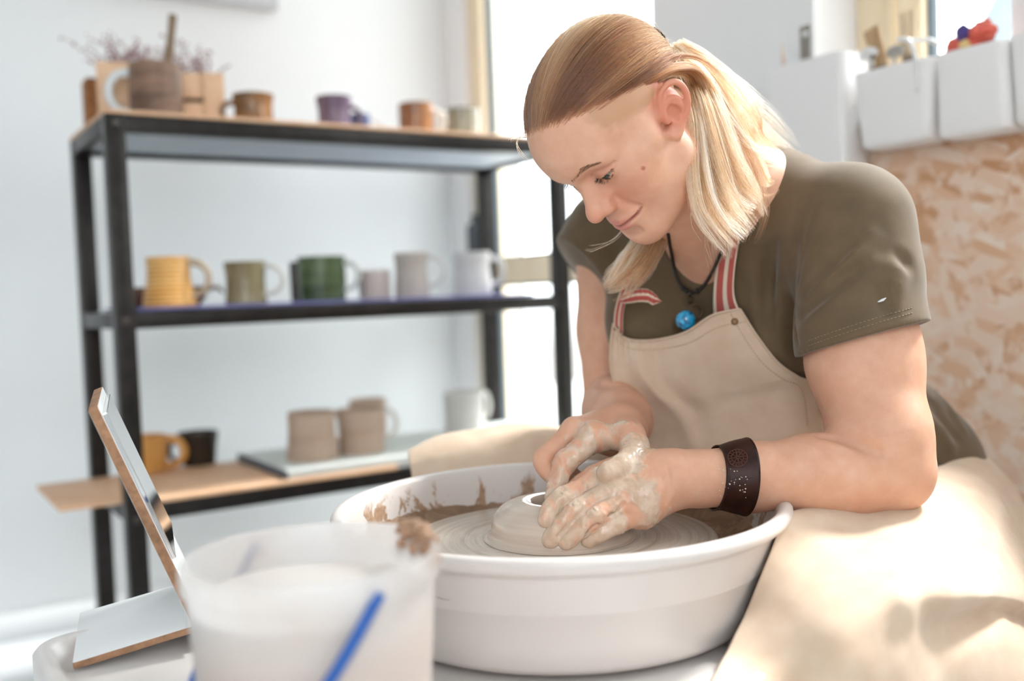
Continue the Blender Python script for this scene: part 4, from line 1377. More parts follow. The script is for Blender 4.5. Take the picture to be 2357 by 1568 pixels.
def add_hand_left(S):
    """near hand: lies over the clay, fingers to the left"""
    W = at(1548, 1100, 1.066)
    mcp = [at(1374, 1110, 1.062), at(1408, 1134, 1.047), at(1438, 1160, 1.038), at(1464, 1186, 1.036)]
    pip = [at(1297, 1147, 1.047), at(1328, 1176, 1.032), at(1376, 1186, 1.026), at(1418, 1206, 1.030)]
    dip = [at(1268, 1172, 1.040), at(1290, 1213, 1.026), at(1334, 1220, 1.022), at(1382, 1228, 1.027)]
    tip = [at(1258, 1196, 1.034), at(1268, 1242, 1.027), at(1304, 1247, 1.025), at(1354, 1243, 1.029)]
    rr = [(.0122, .0108, .0097, .0086), (.0126, .0110, .0100, .0088), (.0122, .0106, .0096, .0086), (.0112, .0096, .0086, .0078)]
    D3 = np.array([0, .012, -.006])
    for m, r in zip(mcp, (.0150, .0150, .0145, .0135)):
        S.cone(W + (m - W) * .10, m + (W - m) * .10 + D3 * .35, .0205, r, .020)
    S.cone(mcp[0] + D3 * .4, mcp[3] + D3 * .5 + (W - mcp[3]) * .1, .0125, .0125, .014)
    S.cone(W, at(1500, 1106, 1.066), .0225, .0225, .02)
    S.ball(at(1480, 1096, 1.072), .0210, .02)                          # heel at thumb side
    S.ball(at(1482, 1148, 1.056), .0185, .025)                         # heel at little finger side
    S.ball(at(1536, 1136, 1.060), .0085, .012)                         # wrist bone
    for i in range(4):
        S.poly([mcp[i], pip[i], dip[i], tip[i]], rr[i], .0014, n=16)
        S.ball(mcp[i] + np.array([.0, -.002, .003]), rr[i][0] * .92, .010)
        S.ball(pip[i] + np.array([.0, -.0006, .0008]), rr[i][1] * 1.0, .006)
        # skin folds over the middle joints
        ax = (dip[i] - mcp[i]) / np.linalg.norm(dip[i] - mcp[i])
        sd = np.cross(ax, [0, -.6, .8]); sd /= np.linalg.norm(sd)
        upv = np.cross(sd, ax); upv = upv if upv[2] > 0 else -upv
        for o_ in (-.0030, 0, .0030):
            c_ = pip[i] + ax * o_ + upv * (rr[i][1] + .0004)
            S.cone(c_ - sd * .0035, c_ + sd * .0035, .0006, .0006, .0016, 's')
    # clefts between neighbouring fingers
    for i in range(3):
        A_ = [(mcp[i] * .25 + pip[i] * .75 + mcp[i + 1] * .25 + pip[i + 1] * .75) / 2, (pip[i] + pip[i + 1]) / 2, (dip[i] + dip[i + 1]) / 2, (tip[i] + tip[i + 1]) / 2]
        S.poly([(mcp[i] + mcp[i + 1]) / 2 * .55 + A_[0] * .45 + np.array([0, -.010, .012])] + [x + np.array([0, -.0062, .0068]) for x in A_], [.0004, .0014, .0020, .0024, .0030], .005, 's', n=20)
    # thumb on the far side, reaching over the top of the clay
    S.poly([at(1478, 1090, 1.076), at(1425, 1080, 1.087), at(1368, 1098, 1.094), at(1325, 1124, 1.092)], [.019, .0150, .0125, .0100], .010)
    # tendons towards the knuckles
    for i in range(3):
        S.cone(mcp[i] + (W - mcp[i]) * .08 + np.array([0, -.0065, .0095]), mcp[i] + (W - mcp[i]) * .6 + np.array([0, -.006, .0085]), .0034, .0028, .010)
    return dict(mcp=mcp, pip=pip, dip=dip, tip=tip, W=W)

def add_hand_right(S):
    """far hand: arches over the near hand, index down to the rim, thumb on the other hand"""
    W = foreR[-1]
    mcp = [at(1366, 1008, 1.120), at(1322, 992, 1.140), at(1318, 993, 1.165), at(1338, 1000, 1.185)]
    pip = [at(1302, 1066, 1.100), at(1254, 1058, 1.125), at(1268, 1064, 1.155), at(1300, 1062, 1.180)]
    dip = [at(1284, 1108, 1.090), at(1270, 1094, 1.112), at(1290, 1100, 1.14), at(1318, 1090, 1.165)]
    tip = [at(1272, 1144, 1.083), at(1288, 1110, 1.105), at(1312, 1108, 1.128), at(1336, 1102, 1.15)]
    rr = [(.0132, .0118, .0104, .0086), (.0132, .0116, .0102, .0088), (.0122, .0110, .0096, .0084), (.011, .0095, .0085, .0075)]
    for m, r in zip(mcp, (.0150, .0155, .0150, .014)):
        S.cone(W + (m - W) * .1, m + (W - m) * .12, .0235, r, .018)
    S.cone(mcp[0], mcp[3], .0125, .0125, .012)
    for i in range(4):
        S.poly([mcp[i], pip[i], dip[i], tip[i]], rr[i], .0018, n=16)
        S.ball(mcp[i] + np.array([-.001, -.001, .003]), rr[i][0] * .95, .010)
        S.ball(pip[i] + np.array([-.0012, -.001, .0012]), rr[i][1] * 1.0, .006)
    th = [at(1438, 994, 1.165), at(1450, 1006, 1.115), at(1461, 1046, 1.080), at(1436, 1074, 1.057), at(1400, 1090, 1.046)]
    S.poly(th, [.0210, .0180, .0158, .0142, .0118], .008, n=20)
    S.cone(th[1], mcp[0], .010, .011, .014)        # web
    # thumb nail
    n_ = at(1406, 1078, 1.030) - at(1406, 1078, 1.046)
    return dict(mcp=mcp, pip=pip, dip=dip, tip=tip, W=W, th=th)

def add_torso(S, grow=0.0):
    g = grow
    def e(s, n, u, r, k):
        S.ell(tw(s, n, u), [x + g for x in r], k, R=TR)
    e(0, .0, -.075, (.155, .095, .13), 0)
    e(0, .012, -.25, (.150, .112, .16), .06)
    e(0, .03, -.37, (.165, .128, .13), .06)
    e(0, .005, -.49, (.190, .140, .12), .06)
    for s in (-1, 1):
        S.ball(tw(s * .078, .070, -.165), .070 + g, .05)
    S.cone(C7 - np.array([0, 0, .01]), shL, .052 + g, .058 + g, .05)
    S.cone(C7 - np.array([0, 0, .01]), shR, .050 + g, .054 + g, .05)

def add_arms_upper(S, g=0.0):
    S.chain(armL, [.0615 + g, .061 + g, .0525 + g, .044 + g], .02)
    S.chain(armR, [.056 + g, .053 + g, .046 + g], .02)

def build_body():
    S = Sdf()
    add_torso(S)
    S.half(tw(0, 0, -.50), -UT, .01)
    add_arms_upper(S)
    # neck
    S.cone(hw(0, -.030, -.040), C7 - NT_ * -.012, .054, .057, .03)
    S.cone(hw(0, .012, -.060), tw(0, .035, -.055), .043, .045, .03)
    add_head(S)
    L = Sdf()
    L.chain(foreL, [.0440, .0430, .0405, .0350, .0275, .0228], .018)
    hl = add_hand_left(L)
    S.sub(L, .010)
    Rr = Sdf()
    Rr.chain(foreR, [.0460, .0450, .0380, .0275], .018)
    hr = add_hand_right(Rr)
    S.sub(Rr, .0025)
    return S, hl, hr

KNEE_L, KNEE_R = np.array([.375, .965, .525]), np.array([-.03, 1.49, .545])
FOOT_L, FOOT_R = np.array([.50, 1.02, .0]), np.array([.0, 1.62, .0])
import time as _time
_t0 = _time.time()
def thin_out(V, Q):
    """merge the vertices that lie well under the t-shirt into coarse cells"""
    S = Sdf(); add_torso(S, .0); add_arms_upper(S)
    q = (V - OS) @ TR
    box = (np.abs(q[:, 0]) < .20) & (q[:, 2] < -.10)
    n = len(V)
    idx = np.arange(n)
    ii = np.flatnonzero(box & (TS_in(V)))
    key = np.floor(V[ii] / .009).astype(np.int64)
    _, first, inv = np.unique(key, axis=0, return_index=True, return_inverse=True)
    inv = inv.ravel()
    cen = np.stack([np.bincount(inv, V[ii, j]) / np.bincount(inv) for j in range(3)], 1)
    V = V.copy(); V[ii[first]] = cen
    idx[ii] = ii[first][inv]
    Q = idx[Q]
    a, b, c, d = Q.T
    ok = (a != b) & (b != c) & (c != d) & (d != a) & (a != c) & (b != d)
    full = Q[ok]
    rest = Q[~ok]
    tri = []
    for r in ((0, 1, 2), (0, 2, 3)):
        t_ = rest[:, r]
        g = (t_[:, 0] != t_[:, 1]) & (t_[:, 1] != t_[:, 2]) & (t_[:, 0] != t_[:, 2])
        tri.append(t_[g])
    tri = np.concatenate(tri)
    F = np.concatenate([np.concatenate([full[:, [0, 1, 2]], full[:, [0, 2, 3]]]), tri])
    used = np.unique(F)
    mp = np.full(n, -1); mp[used] = np.arange(len(used))
    return V[used], mp[F]
def TS_in(V):
    S = Sdf(); add_torso(S, .007)
    S.half(neckc0, (0, 0, 1), 0)
    return S(V, margin=9) < -.003
neckc0 = at(1600, 690, 1.19)
BS, handL, handR = build_body()
def first_hit(f, px, py):
    d = ray(px, py); d = d / np.linalg.norm(d)
    t = np.linspace(.6, 2.0, 1600)
    P = CAM + d * t[:, None]
    v = f(P, margin=9)
    k = np.flatnonzero(v < 0)
    return P[k[0]] if len(k) else None
# skin creases: elbow, wrist and the bend of the far arm
def crease(pts, r, k, lift=.0004):
    P = [first_hit(BS, *q) for q in pts]
    P = np.array([p + (CAM - p) / np.linalg.norm(CAM - p) * lift for p in P if p is not None])
    if len(P) > 1: BS.poly(P, [r * .4, r, r, r * .5], k, 's', n=16)
crease([(1893, 1003), (1935, 1010), (1985, 1026), (2022, 1044)], .0030, .012)
crease([(1535, 1078), (1541, 1105), (1540, 1135), (1533, 1158)], .0014, .004)
crease([(1524, 1100), (1531, 1125), (1531, 1150)], .0012, .004)
crease([(1350, 893), (1380, 884), (1415, 886)], .0030, .010)
BODY_H = 0.0017
bv, bq = polygonize(BS, (-.2, .70, .4), (.85, 1.78, 1.25), BODY_H)
bv = relax(bv, bq, 1, .4)
bv, bq = thin_out(bv, bq)
person = thing('person', 'woman with blonde hair in an olive t-shirt and beige apron, throwing clay', 'person', (SX, SY, 0), 0)
def relp(o, par=None):
    o.parent = par or person
    o.matrix_parent_inverse = Matrix.Identity(4) if par else Matrix.Translation(-person.location)
    return o
# sharpen the face by projecting its vertices onto the exact surface
_hl = ((bv - HT) @ HR) / HS
_fi = np.flatnonzero((_hl[:, 1] > .06) & (np.abs(_hl[:, 0]) < .06) & (_hl[:, 2] > -.11) & (_hl[:, 2] < .06))
_d = BS(bv[_fi], margin=.06)
bv[_fi] -= gradient(BS, bv[_fi], .0008) * np.clip(_d, -.001, .001)[:, None]
# ---- skin with lips, blush, painted mouth shade, stubble, scalp and clay smears as vertex masks
hl_ = ((bv - HT) @ HR) / HS                     # head local
def blobm(c, r, soft=.5, P=hl_):
    d = np.linalg.norm((P - np.asarray(c)) / np.asarray(r), axis=1)
    return np.clip((1 - d) / soft + .5, 0, 1)
inhead = np.linalg.norm(hl_ - [0, 0, .02], axis=1) < .17
lip = np.maximum(np.maximum(blobm((0, .098, -.0513), (.019, .02, .0046), .7), blobm((0, .0965, -.0605), (.017, .02, .0066), .7)), np.maximum(blobm((.018, .0875, -.0528), (.013, .02, .0028), .8), blobm((-.018, .0875, -.0528), (.013, .02, .0028), .8)))
mline = spline([(-.0335, .083, -.0500), (-.0250, .0885, -.0530), (-.013, .096, -.0552), (0, .100, -.0562), (.013, .096, -.0552), (.0250, .0885, -.0530), (.0335, .083, -.0500)], 60)
_mi = np.flatnonzero((hl_[:, 1] > .07) & (np.abs(hl_[:, 0]) < .04) & (np.abs(hl_[:, 2] + .054) < .012))
mouth = np.zeros(len(bv))  # dark line imitates the shade in the groove between the lips
mouth[_mi] = np.clip((.0019 - np.min(np.hypot(hl_[_mi, None, 0] - mline[None, :, 0], hl_[_mi, None, 2] - mline[None, :, 2]), 1)) / .0012, 0, 1)
lip *= inhead & (hl_[:, 1] > .07)
blush = np.maximum.reduce([blobm((s * .030, .078, -.022), (.030, .03, .026), 1.6) * .55 for s in (-1, 1)] + [blobm((0, .112, -.022), (.022, .022, .018), 1.2) * .45, blobm((-.078, -.014, .008), (.018, .030, .036), .8) * .9, blobm((.078, -.014, .008), (.018, .030, .036), .8) * .9, blobm((-.031, .085, .018), (.018, .02, .010), 1.2) * .45, blobm((.031, .085, .018), (.018, .02, .010), 1.2) * .45])
blush *= inhead
mp_ = first_hit(BS, 1480, 387)                    # small mole on her left cheek
md_ = np.linalg.norm(bv - mp_, axis=1)
mole = np.clip((.0028 - md_) / .0008, 0, 1)
_k = np.flatnonzero(md_ < .0045)
bv[_k] += gradient(BS, bv[_k]) * (.0016 * np.exp(-(md_[_k] / .0019) ** 2))[:, None]
def vnoise(P, seed, scale, oct_=3):
    rg = np.random.RandomState(seed)
    out = np.zeros(len(P)); amp = 1.0
    for o in range(oct_):
        for _ in range(4):
            D = rg.randn(3); D /= np.linalg.norm(D)
            E_ = rg.randn(3); E_ /= np.linalg.norm(E_)
            out += amp * np.sin(P @ D * scale + rg.uniform(0, 6) + 1.7 * np.sin(P @ E_ * scale * .7 + rg.uniform(0, 6)))
        amp *= .6; scale *= 2.1
    return out / 5.0
def seg_dist(P, a, b):
    ab = b - a
    t = np.clip((P - a) @ ab / (ab @ ab), 0, 1)
    return np.linalg.norm(P - a - t[:, None] * ab, axis=1)
clay_m = np.zeros(len(bv))
near = np.flatnonzero((bv[:, 0] < .20) & (bv[:, 1] < 1.22) & (bv[:, 2] < .74))
Pn = bv[near]
cn = vnoise(Pn, 3, 190, 3)
def spread(lst, w, gain):
    d = np.min([seg_dist(Pn, a, b) for a, b in lst], axis=0)
    return np.clip(1 - d / w, 0, 1) * gain
cov = np.zeros(len(Pn))
for i in range(4):
    cov = np.maximum(cov, spread([(handL['dip'][i], handL['tip'][i]), (handL['pip'][i], handL['dip'][i])], .030, 1.15))
    cov = np.maximum(cov, spread([(handR['dip'][i], handR['tip'][i]), (handR['pip'][i], handR['dip'][i]), (handR['mcp'][i], handR['pip'][i])], .030, 1.15 if i == 0 else .15))
cov = np.maximum(cov, spread([(handR['th'][2], handR['th'][3]), (handR['th'][3], handR['th'][4])], .034, 1.4))
cov = np.maximum(cov, spread([(handR['th'][1], handR['mcp'][0])], .028, 1.15))
cov = np.maximum(cov, spread([(at(1400, 1105, 1.04), at(1480, 1130, 1.03)), (at(1480, 1130, 1.03), at(1500, 1190, 1.035)), (at(1330, 1130, 1.03), at(1400, 1110, 1.04))], .026, 1.05))
clay_m[near] = np.clip((cov * 1.5 + cn * .70 - .52) * 2.0, 0, 1)
# raise the clay a little from the skin
gN = np.zeros_like(bv)
sel = near[clay_m[near] > .02]
if len(sel):
    g_ = gradient(BS, bv[sel])
    bv[sel] += g_ * (clay_m[sel] * (.0006 + .0007 * np.clip(vnoise(bv[sel], 9, 420, 2) + .6, 0, 1.6)))[:, None]
# stubble above the ear and scalp below the long hair
def hair_low(P):
    """head local height of the lower border of the long hair, as a function of y (front to back)"""
    return np.interp(P[:, 1], [-.20, -.10, -.045, -.010, .020, .050, .075, .092, .12], [-.09, -.05, .010, .048, .066, .078, .090, .098, .108])
zl_ = hl_[:, 2] - hair_low(hl_)
nz_ = vnoise(hl_, 5, 260, 2) * .004
scalp = np.clip((zl_ + .0015 + nz_ * .6) / .011, 0, 1) * inhead
stub = np.clip((zl_ + .036 + nz_) / .010, 0, 1) * np.clip((.068 - hl_[:, 1] + nz_) / .012, 0, 1) * np.clip((hl_[:, 1] + .018) / .01, 0, 1) * (1 - scalp) * inhead * (np.abs(hl_[:, 0]) > .045) * (hl_[:, 2] > .030)
s = NT('skin')
a1 = s.n('ShaderNodeVertexColor', layer_name='mask_a'); q1 = s.n('ShaderNodeSeparateColor'); s.link(a1.outputs['Color'], q1.inputs['Color'])
a2 = s.n('ShaderNodeVertexColor', layer_name='mask_b'); q2 = s.n('ShaderNodeSeparateColor'); s.link(a2.outputs['Color'], q2.inputs['Color'])
v = s.coord()
n1 = s.noise(v, 45, 6, .6)
n2 = s.noise(v, 320, 3, .6)
col = s.ramp(n1, [(.3, lin('#d5a084')), (.55, lin('#dcaa8e')), (.75, lin('#e1b49b'))])
col = s.mix(q1.outputs[1], col, lin('#d2856c'))
col = s.mix(q1.outputs[0], col, lin('#d0897c'))
col = s.mix(q2.outputs[1], col, lin('#b98f6c'))
col = s.mix(q2.outputs[0], col, lin('#8a6346'))
col = s.mix(a1.outputs['Alpha'], col, lin('#b8705c'))
col = s.mix(s.math('MULTIPLY', q2.outputs[2], .85), col, lin('#8d4f45'))
clayc = s.ramp(s.noise(v, 70, 3, .5), [(.3, lin('#c2aa92')), (.7, lin('#dccbb8'))])
col = s.mix(s.math('MULTIPLY', q1.outputs[2], .86), col, clayc)
s.base(col)
s.set(s.b.inputs['Roughness'], s.math('SUBTRACT', .48, s.math('MULTIPLY', q1.outputs[2], .30)))
s.b.inputs['Subsurface Weight'].default_value = .22
s.b.inputs['Subsurface Radius'].default_value = (.010, .0036, .0018)
s.b.inputs['Subsurface Scale'].default_value = 1.0
s.b.inputs['Specular IOR Level'].default_value = .42
hgt = s.math('ADD', s.math('MULTIPLY', s.noise(v, 900, 3), .12), s.math('MULTIPLY', s.math('MULTIPLY', q1.outputs[2], s.noise(v, 130, 4)), 1.0))
s.bump(hgt, .28, .0022)
m_skin = s.m
body = relp(mesh_np('body', bv, bq, m_skin))
def setcol(me, name, cols):
    at_ = me.color_attributes.new(name, 'FLOAT_COLOR', 'POINT')
    at_.data.foreach_set('color', np.stack(cols, 1).astype(np.float32).ravel())
one = np.ones(len(bv))
setcol(body.data, 'mask_a', [lip, np.clip(blush, 0, 1), clay_m, mole])
setcol(body.data, 'mask_b', [scalp, stub * .75, mouth, one])

# ---- eyes
def eye_mat():
    s = NT('eye')
    v = s.n('ShaderNodeTexCoord').outputs['Object']
    sp = s.n('ShaderNodeSeparateXYZ'); s.link(v, sp.inputs[0])
    c = s.ramp(sp.outputs[2], [(.0, lin('#d3c8c1')), (.72, lin('#d3c8c1')), (.77, lin('#2d3330')), (.90, lin('#5f6f6c')), (.955, lin('#3c4a48')), (.965, lin('#0a0a0a'))])  # shadow on the eye whites is put into their colour
    mp = s.n('ShaderNodeMapRange'); s.link(sp.outputs[2], mp.inputs[0])
    mp.inputs[1].default_value = 0; mp.inputs[2].default_value = .0122
    for l in list(s.t.links):
        if l.to_node.type == 'VALTORGB': s.t.links.remove(l)
    for nd in s.t.nodes:
        if nd.type == 'VALTORGB': s.link(mp.outputs[0], nd.inputs[0])
    s.base(c)
    s.b.inputs['Roughness'].default_value = .08
    return s.m
m_eye = eye_mat()
for sgn in (-1, 1):
    bm = bm_new()
    bmesh.ops.create_uvsphere(bm, u_segments=32, v_segments=24, radius=.0122)
    o = bm_obj('eye', bm, m_eye)
    c_ = hw(sgn * .031, .0744, .0122)
    look = Vector(np.array([WX + .03, WY - .05, .62]) - c_)
    look = Vector(HR @ np.array([.0, .93, -.36]))
    o.matrix_world = Matrix.Translation(c_) @ look.to_track_quat('Z', 'Y').to_matrix().to_4x4()
    mw = o.matrix_world.copy()
    o.parent = person
    o.matrix_parent_inverse = Matrix.Translation(-person.location)

# ---------------------------------------------------------------- clothes
def march(f, px, py, t0=.6, t1=2.2, n=900):
    """first surface point of f along the sight line of a photo pixel, or None"""
    d = ray(px, py); d = d / np.linalg.norm(d)
    t = np.linspace(t0, t1, n)
    P = CAM + d * t[:, None]
    v = f(P, margin=9)
    i = np.flatnonzero((v[:-1] > 0) & (v[1:] <= 0))
    if not len(i): return None
    k = i[0]
    return P[k] + (P[k + 1] - P[k]) * v[k] / (v[k] - v[k + 1])
def on(f, pts, off=0.0):
    out = []
    for px, py in pts:
        p = march(f, px, py)
        if p is None: continue
        if off:
            g = gradient(f, p[None])[0]
            p = p + g * off
        out.append(p)
    return np.array(out)

# t-shirt
def shirt_base(fold=True):
    S = Sdf()
    add_torso(S, .007)
    S.half(tw(0, 0, -.56), -UT, .02)
    S.ball(at(1490, 725, 1.365), .058, .05)
    S.ball(at(1515, 830, 1.375), .055, .05)
    L = Sdf()
    hemL = at(1984, 782, 1.127)
    axL = (at(1998, 900, 1.115) - shL); axL /= np.linalg.norm(axL)
    L.chain([shL, at(1972, 640, 1.15), at(1984, 782, 1.128), at(1994, 900, 1.118)], [.0680, .0690, .0705, .0710], .02)
    nrm = (at(2008, 860, 1.12) - at(1984, 782, 1.127)); nrm /= np.linalg.norm(nrm)
    L.half(hemL, nrm, .002)
    S.sub(L, .028)
    Rr = Sdf()
    hc = at(1352, 628, 1.43)
    Rr.chain([shR, at(1352, 628, 1.43), at(1300, 700, 1.43)], [.062, .060, .060], .02)
    nr = at(1345, 634, 1.43) - hc + np.array([0, -.001, 0]); nr /= np.linalg.norm(nr)
    Rr.half(hc, nr, .002)
    S.sub(Rr, .03)
    return S, hemL, nrm
TS0, hemL, hemN = shirt_base()
TS, _, _ = shirt_base()
# neck opening
neckc = at(1600, 612, 1.19)
TS.ball(neckc, .052, .004, 's')
TS.cone(hw(0, -.02, -.06), tw(0, .03, -.02), .060, .062, .004, 's')
# soft folds (ridges and hollows following the pull of the cloth)
def ridge(pts, r=.015, sink=.0075, k=.018):
    P = on(TS0, pts, -sink)
    if len(P) > 1: TS.poly(P, [r * .35, r, r, r * .3], k)
def hollow(pts, r=.009, lift=.0045, k=.016):
    P = on(TS0, pts, lift)
    if len(P) > 1: TS.poly(P, [r * .4, r, r, r * .4], k, 's')
ridge([(1862, 690), (1905, 640), (1960, 588), (2000, 545)])
ridge([(1850, 745), (1900, 700), (1960, 650), (2012, 610)], .009)
hollow([(1856, 665), (1905, 612), (1965, 555)], .007)
hollow([(1852, 720), (1905, 672), (1975, 620)], .006)
ridge([(1765, 560), (1750, 640), (1745, 730), (1770, 800)], .009)
ridge([(1810, 520), (1795, 620), (1790, 720), (1815, 810)], .010)
hollow([(1780, 560), (1770, 650), (1768, 740)], .007)
hollow([(1830, 560), (1822, 660), (1822, 760), (1835, 830)], .007)
ridge([(1835, 470), (1790, 500), (1740, 560)], .008)
ridge([(2050, 690), (2062, 640), (2078, 590)], .009, .006)
hollow([(2090, 612), (2083, 600), (2070, 590)], .006, .004)
hollow([(2040, 720), (2035, 695), (2030, 670)], .005, .003)
ridge([(1440, 600), (1420, 650), (1430, 720)], .008)
ridge([(2130, 900), (2170, 930), (2215, 985)], .010)
ridge([(2125, 950), (2160, 985), (2190, 1030)], .009)
hollow([(2130, 925), (2165, 958), (2200, 1005)], .007)
# sleeve seam and hem seam grooves
seam = on(TS, [(1888, 462), (1872, 490), (1852, 560), (1838, 640), (1828, 720), (1836, 790)], .0012)
TS.poly(seam, [.0032] * 4, .003, 's', n=40)
tv, tq = polygonize(TS, (-.1, .9, .42), (.86, 1.8, 1.15), .0024)
tv = relax(tv, tq, 2, .45)
s = NT('shirt_jersey')
v = s.coord()
n1 = s.noise(v, 30, 5)
n2 = s.noise(v, 900, 2)
s.base(s.mix(s.math('MULTIPLY', n2, .25), s.ramp(n1, [(.3, lin('#5a4831')), (.7, lin('#67533a'))]), lin('#786852')))
s.b.inputs['Roughness'].default_value = .82
s.b.inputs['Sheen Weight'].default_value = .28
s.b.inputs['Sheen Roughness'].default_value = .4
s.bump(n2, .12, .0008)
m_shirt = s.m
shirt = relp(mesh_np('t_shirt', tv, tq, m_shirt))
# stitching on the hem
def stitches(name, line, mat, parent, r=.0004, dash=.0028, gap=.0016, off=.0005, f=None):
    bm = bm_new()
    L_ = np.r_[0, np.cumsum(np.linalg.norm(np.diff(line, axis=0), axis=1))]
    t = 0
    while t + dash < L_[-1]:
        q = np.stack([np.interp([t, t + dash / 2, t + dash], L_, line[:, j]) for j in range(3)], 1)
        add_tube(bm, q, r, 5)
        t += dash + gap
    o = relp(bm_obj(name, bm, mat), parent)
    o['kind'] = 'stuff'
    return o
m_thread = plain('thread_olive', '#8d8264', .8)
for dy in (-38, -26):
    ln_ = on(TS, [(1862 + k * 24, 822 + dy - k * 7.6 - 3 * math.sin(k / 10 * 3.14)) for k in range(11)], .0004)
    if len(ln_) > 3: stitches('hem_stitching', spline(ln_, 60), m_thread, shirt)
# small white thread end and puckered hole on the sleeve
tg = on(TS, [(2020, 696), (2030, 692), (2040, 686)], .001)
if len(tg) == 3:
    o = relp(tube_obj('sleeve_tag', spline(tg, 7), [.0012, .0024, .0030, .0022, .0008], plain('tag_white', '#f2f1f3', .6), None, 8, .5), shirt)
    o['label'] = 'small white tag end on the left sleeve'
# dark trousers and shoes under the apron
PT = Sdf()
for sgn, kn, ft in ((1, KNEE_L, FOOT_L), (-1, KNEE_R, FOOT_R)):
    hip = tw(sgn * .10, .03, -.50)
    PT.cone(hip, kn + (hip - kn) * .06, .082, .050, .05)
    PT.cone(kn + (hip - kn) * .06, ft + np.array([0, 0, .09]), .050, .046, .02)
PT.ell(tw(0, .0, -.50), (.180, .130, .10), .05, R=TR)
PT.half((SX, SY, SZ + .001), (0, 0, -1), 0, 's')
PT.ops[-1] = (lambda p: np.maximum(-(SZ + .001 - p[:, 2]) * 1.0, 0) * 0 + np.where((np.hypot(p[:, 0] - SX, p[:, 1] - SY) < .172), p[:, 2] - (SZ + .001), .5).astype(f32), np.array([SX, SY, SZ], f32), 9.0, 0.0, 's', 0)
pv_, pq_ = polygonize(PT, (-.25, .70, .03), (.85, 1.85, .70), .006)
relp(mesh_np('trousers', relax(pv_, pq_, 2), pq_, plain('trouser_cloth', '#4c4a42', .85, 0, .15, 40)))
for ft in (FOOT_L, FOOT_R):
    sh = Sdf()
    sh.ell(ft + np.array([-.05, -.045, .045]), (.045, .12, .05), 0, R=np.array([[.74, .67, 0], [-.67, .74, 0], [0, 0, 1]]))
    sh.cone(ft + np.array([0, 0, .05]), ft + np.array([0, 0, .10]), .048, .045, .03)
    sh.half((0, 0, .0), (0, 0, -1), .004)
    a_, b_ = polygonize(sh, ft + np.array([-.2, -.2, -.03]), ft + np.array([.15, .15, .2]), .006)
    relp(mesh_np('shoe', relax(a_, b_, 1), b_, plain('shoe_leather', '#3a342f', .5)))

# apron cloth
def cloth(name, c1, c2, weave=1400):
    s = NT(name)
    v = s.coord()
    n1 = s.noise(v, 25, 5, .6)
    n2 = s.noise(v, weave, 2)
    s.base(s.mix(s.math('MULTIPLY', n2, .2), s.ramp(n1, [(.3, lin(c1)), (.7, lin(c2))]), lin('#efe2d2')))
    s.b.inputs['Roughness'].default_value = .9
    s.b.inputs['Sheen Weight'].default_value = .15
    s.bump(n2, .15, .0008)
    return s.m
m_apron = cloth('apron_canvas', '#cbae92', '#d7c0a8')
def grid_mesh(name, G, mat, parent=None, thick=.0015, smooth=True, uv=False):
    nv, nu = G.shape[:2]
    idx = np.arange(nv * nu).reshape(nv, nu)
    q = np.stack([idx[:-1, :-1], idx[:-1, 1:], idx[1:, 1:], idx[1:, :-1]], -1).reshape(-1, 4)
    # closed sheet: front, back and rim
    P = G.reshape(-1, 3)
    du = np.gradient(G, axis=1); dv = np.gradient(G, axis=0)
    n_ = np.cross(du, dv); n_ /= np.linalg.norm(n_, axis=-1, keepdims=True) + 1e-9
    if ((CAM - G[nv // 2, nu // 2]) @ n_[nv // 2, nu // 2]) < 0: n_ = -n_; q = q[:, ::-1]
    P2 = P - n_.reshape(-1, 3) * thick
    N0 = nv * nu
    rim = np.concatenate([idx[0], idx[1:, -1], idx[-1, ::-1][1:], idx[::-1, 0][1:-1]])
    r2 = np.roll(rim, -1)
    side = np.stack([rim, rim + N0, r2 + N0, r2], -1)
    Q = np.concatenate([q, q[:, ::-1] + N0, side])
    o = mesh_np(name, np.concatenate([P, P2]), Q, mat, parent, smooth)
    bm = bmesh.new(); bm.from_mesh(o.data); bmesh.ops.recalc_face_normals(bm, faces=bm.faces); bm.to_mesh(o.data); bm.free()
    o.data.polygons.foreach_set('use_smooth', [True] * len(o.data.polygons))
    if uv:
        U = np.tile(np.linspace(0, 1, nu), (nv, 1)).reshape(-1); U = np.r_[U, U]
        at_ = o.data.color_attributes.new('across', 'FLOAT_COLOR', 'POINT')
        at_.data.foreach_set('color', np.stack([U, U, U, U * 0 + 1], 1).astype(np.float32).ravel())
    return o
def coons(top, bot, lef, rig, nu, nv):
    t, b, l, r = spline(top, nu), spline(bot, nu), spline(lef, nv), spline(rig, nv)
    u = np.linspace(0, 1, nu)[None, :, None]; v = np.linspace(0, 1, nv)[:, None, None]
    return ((1 - v) * t[None] + v * b[None] + (1 - u) * l[:, None] + u * r[:, None]
            - ((1 - u) * (1 - v) * t[0] + u * (1 - v) * t[-1] + (1 - u) * v * b[0] + u * v * b[-1]))
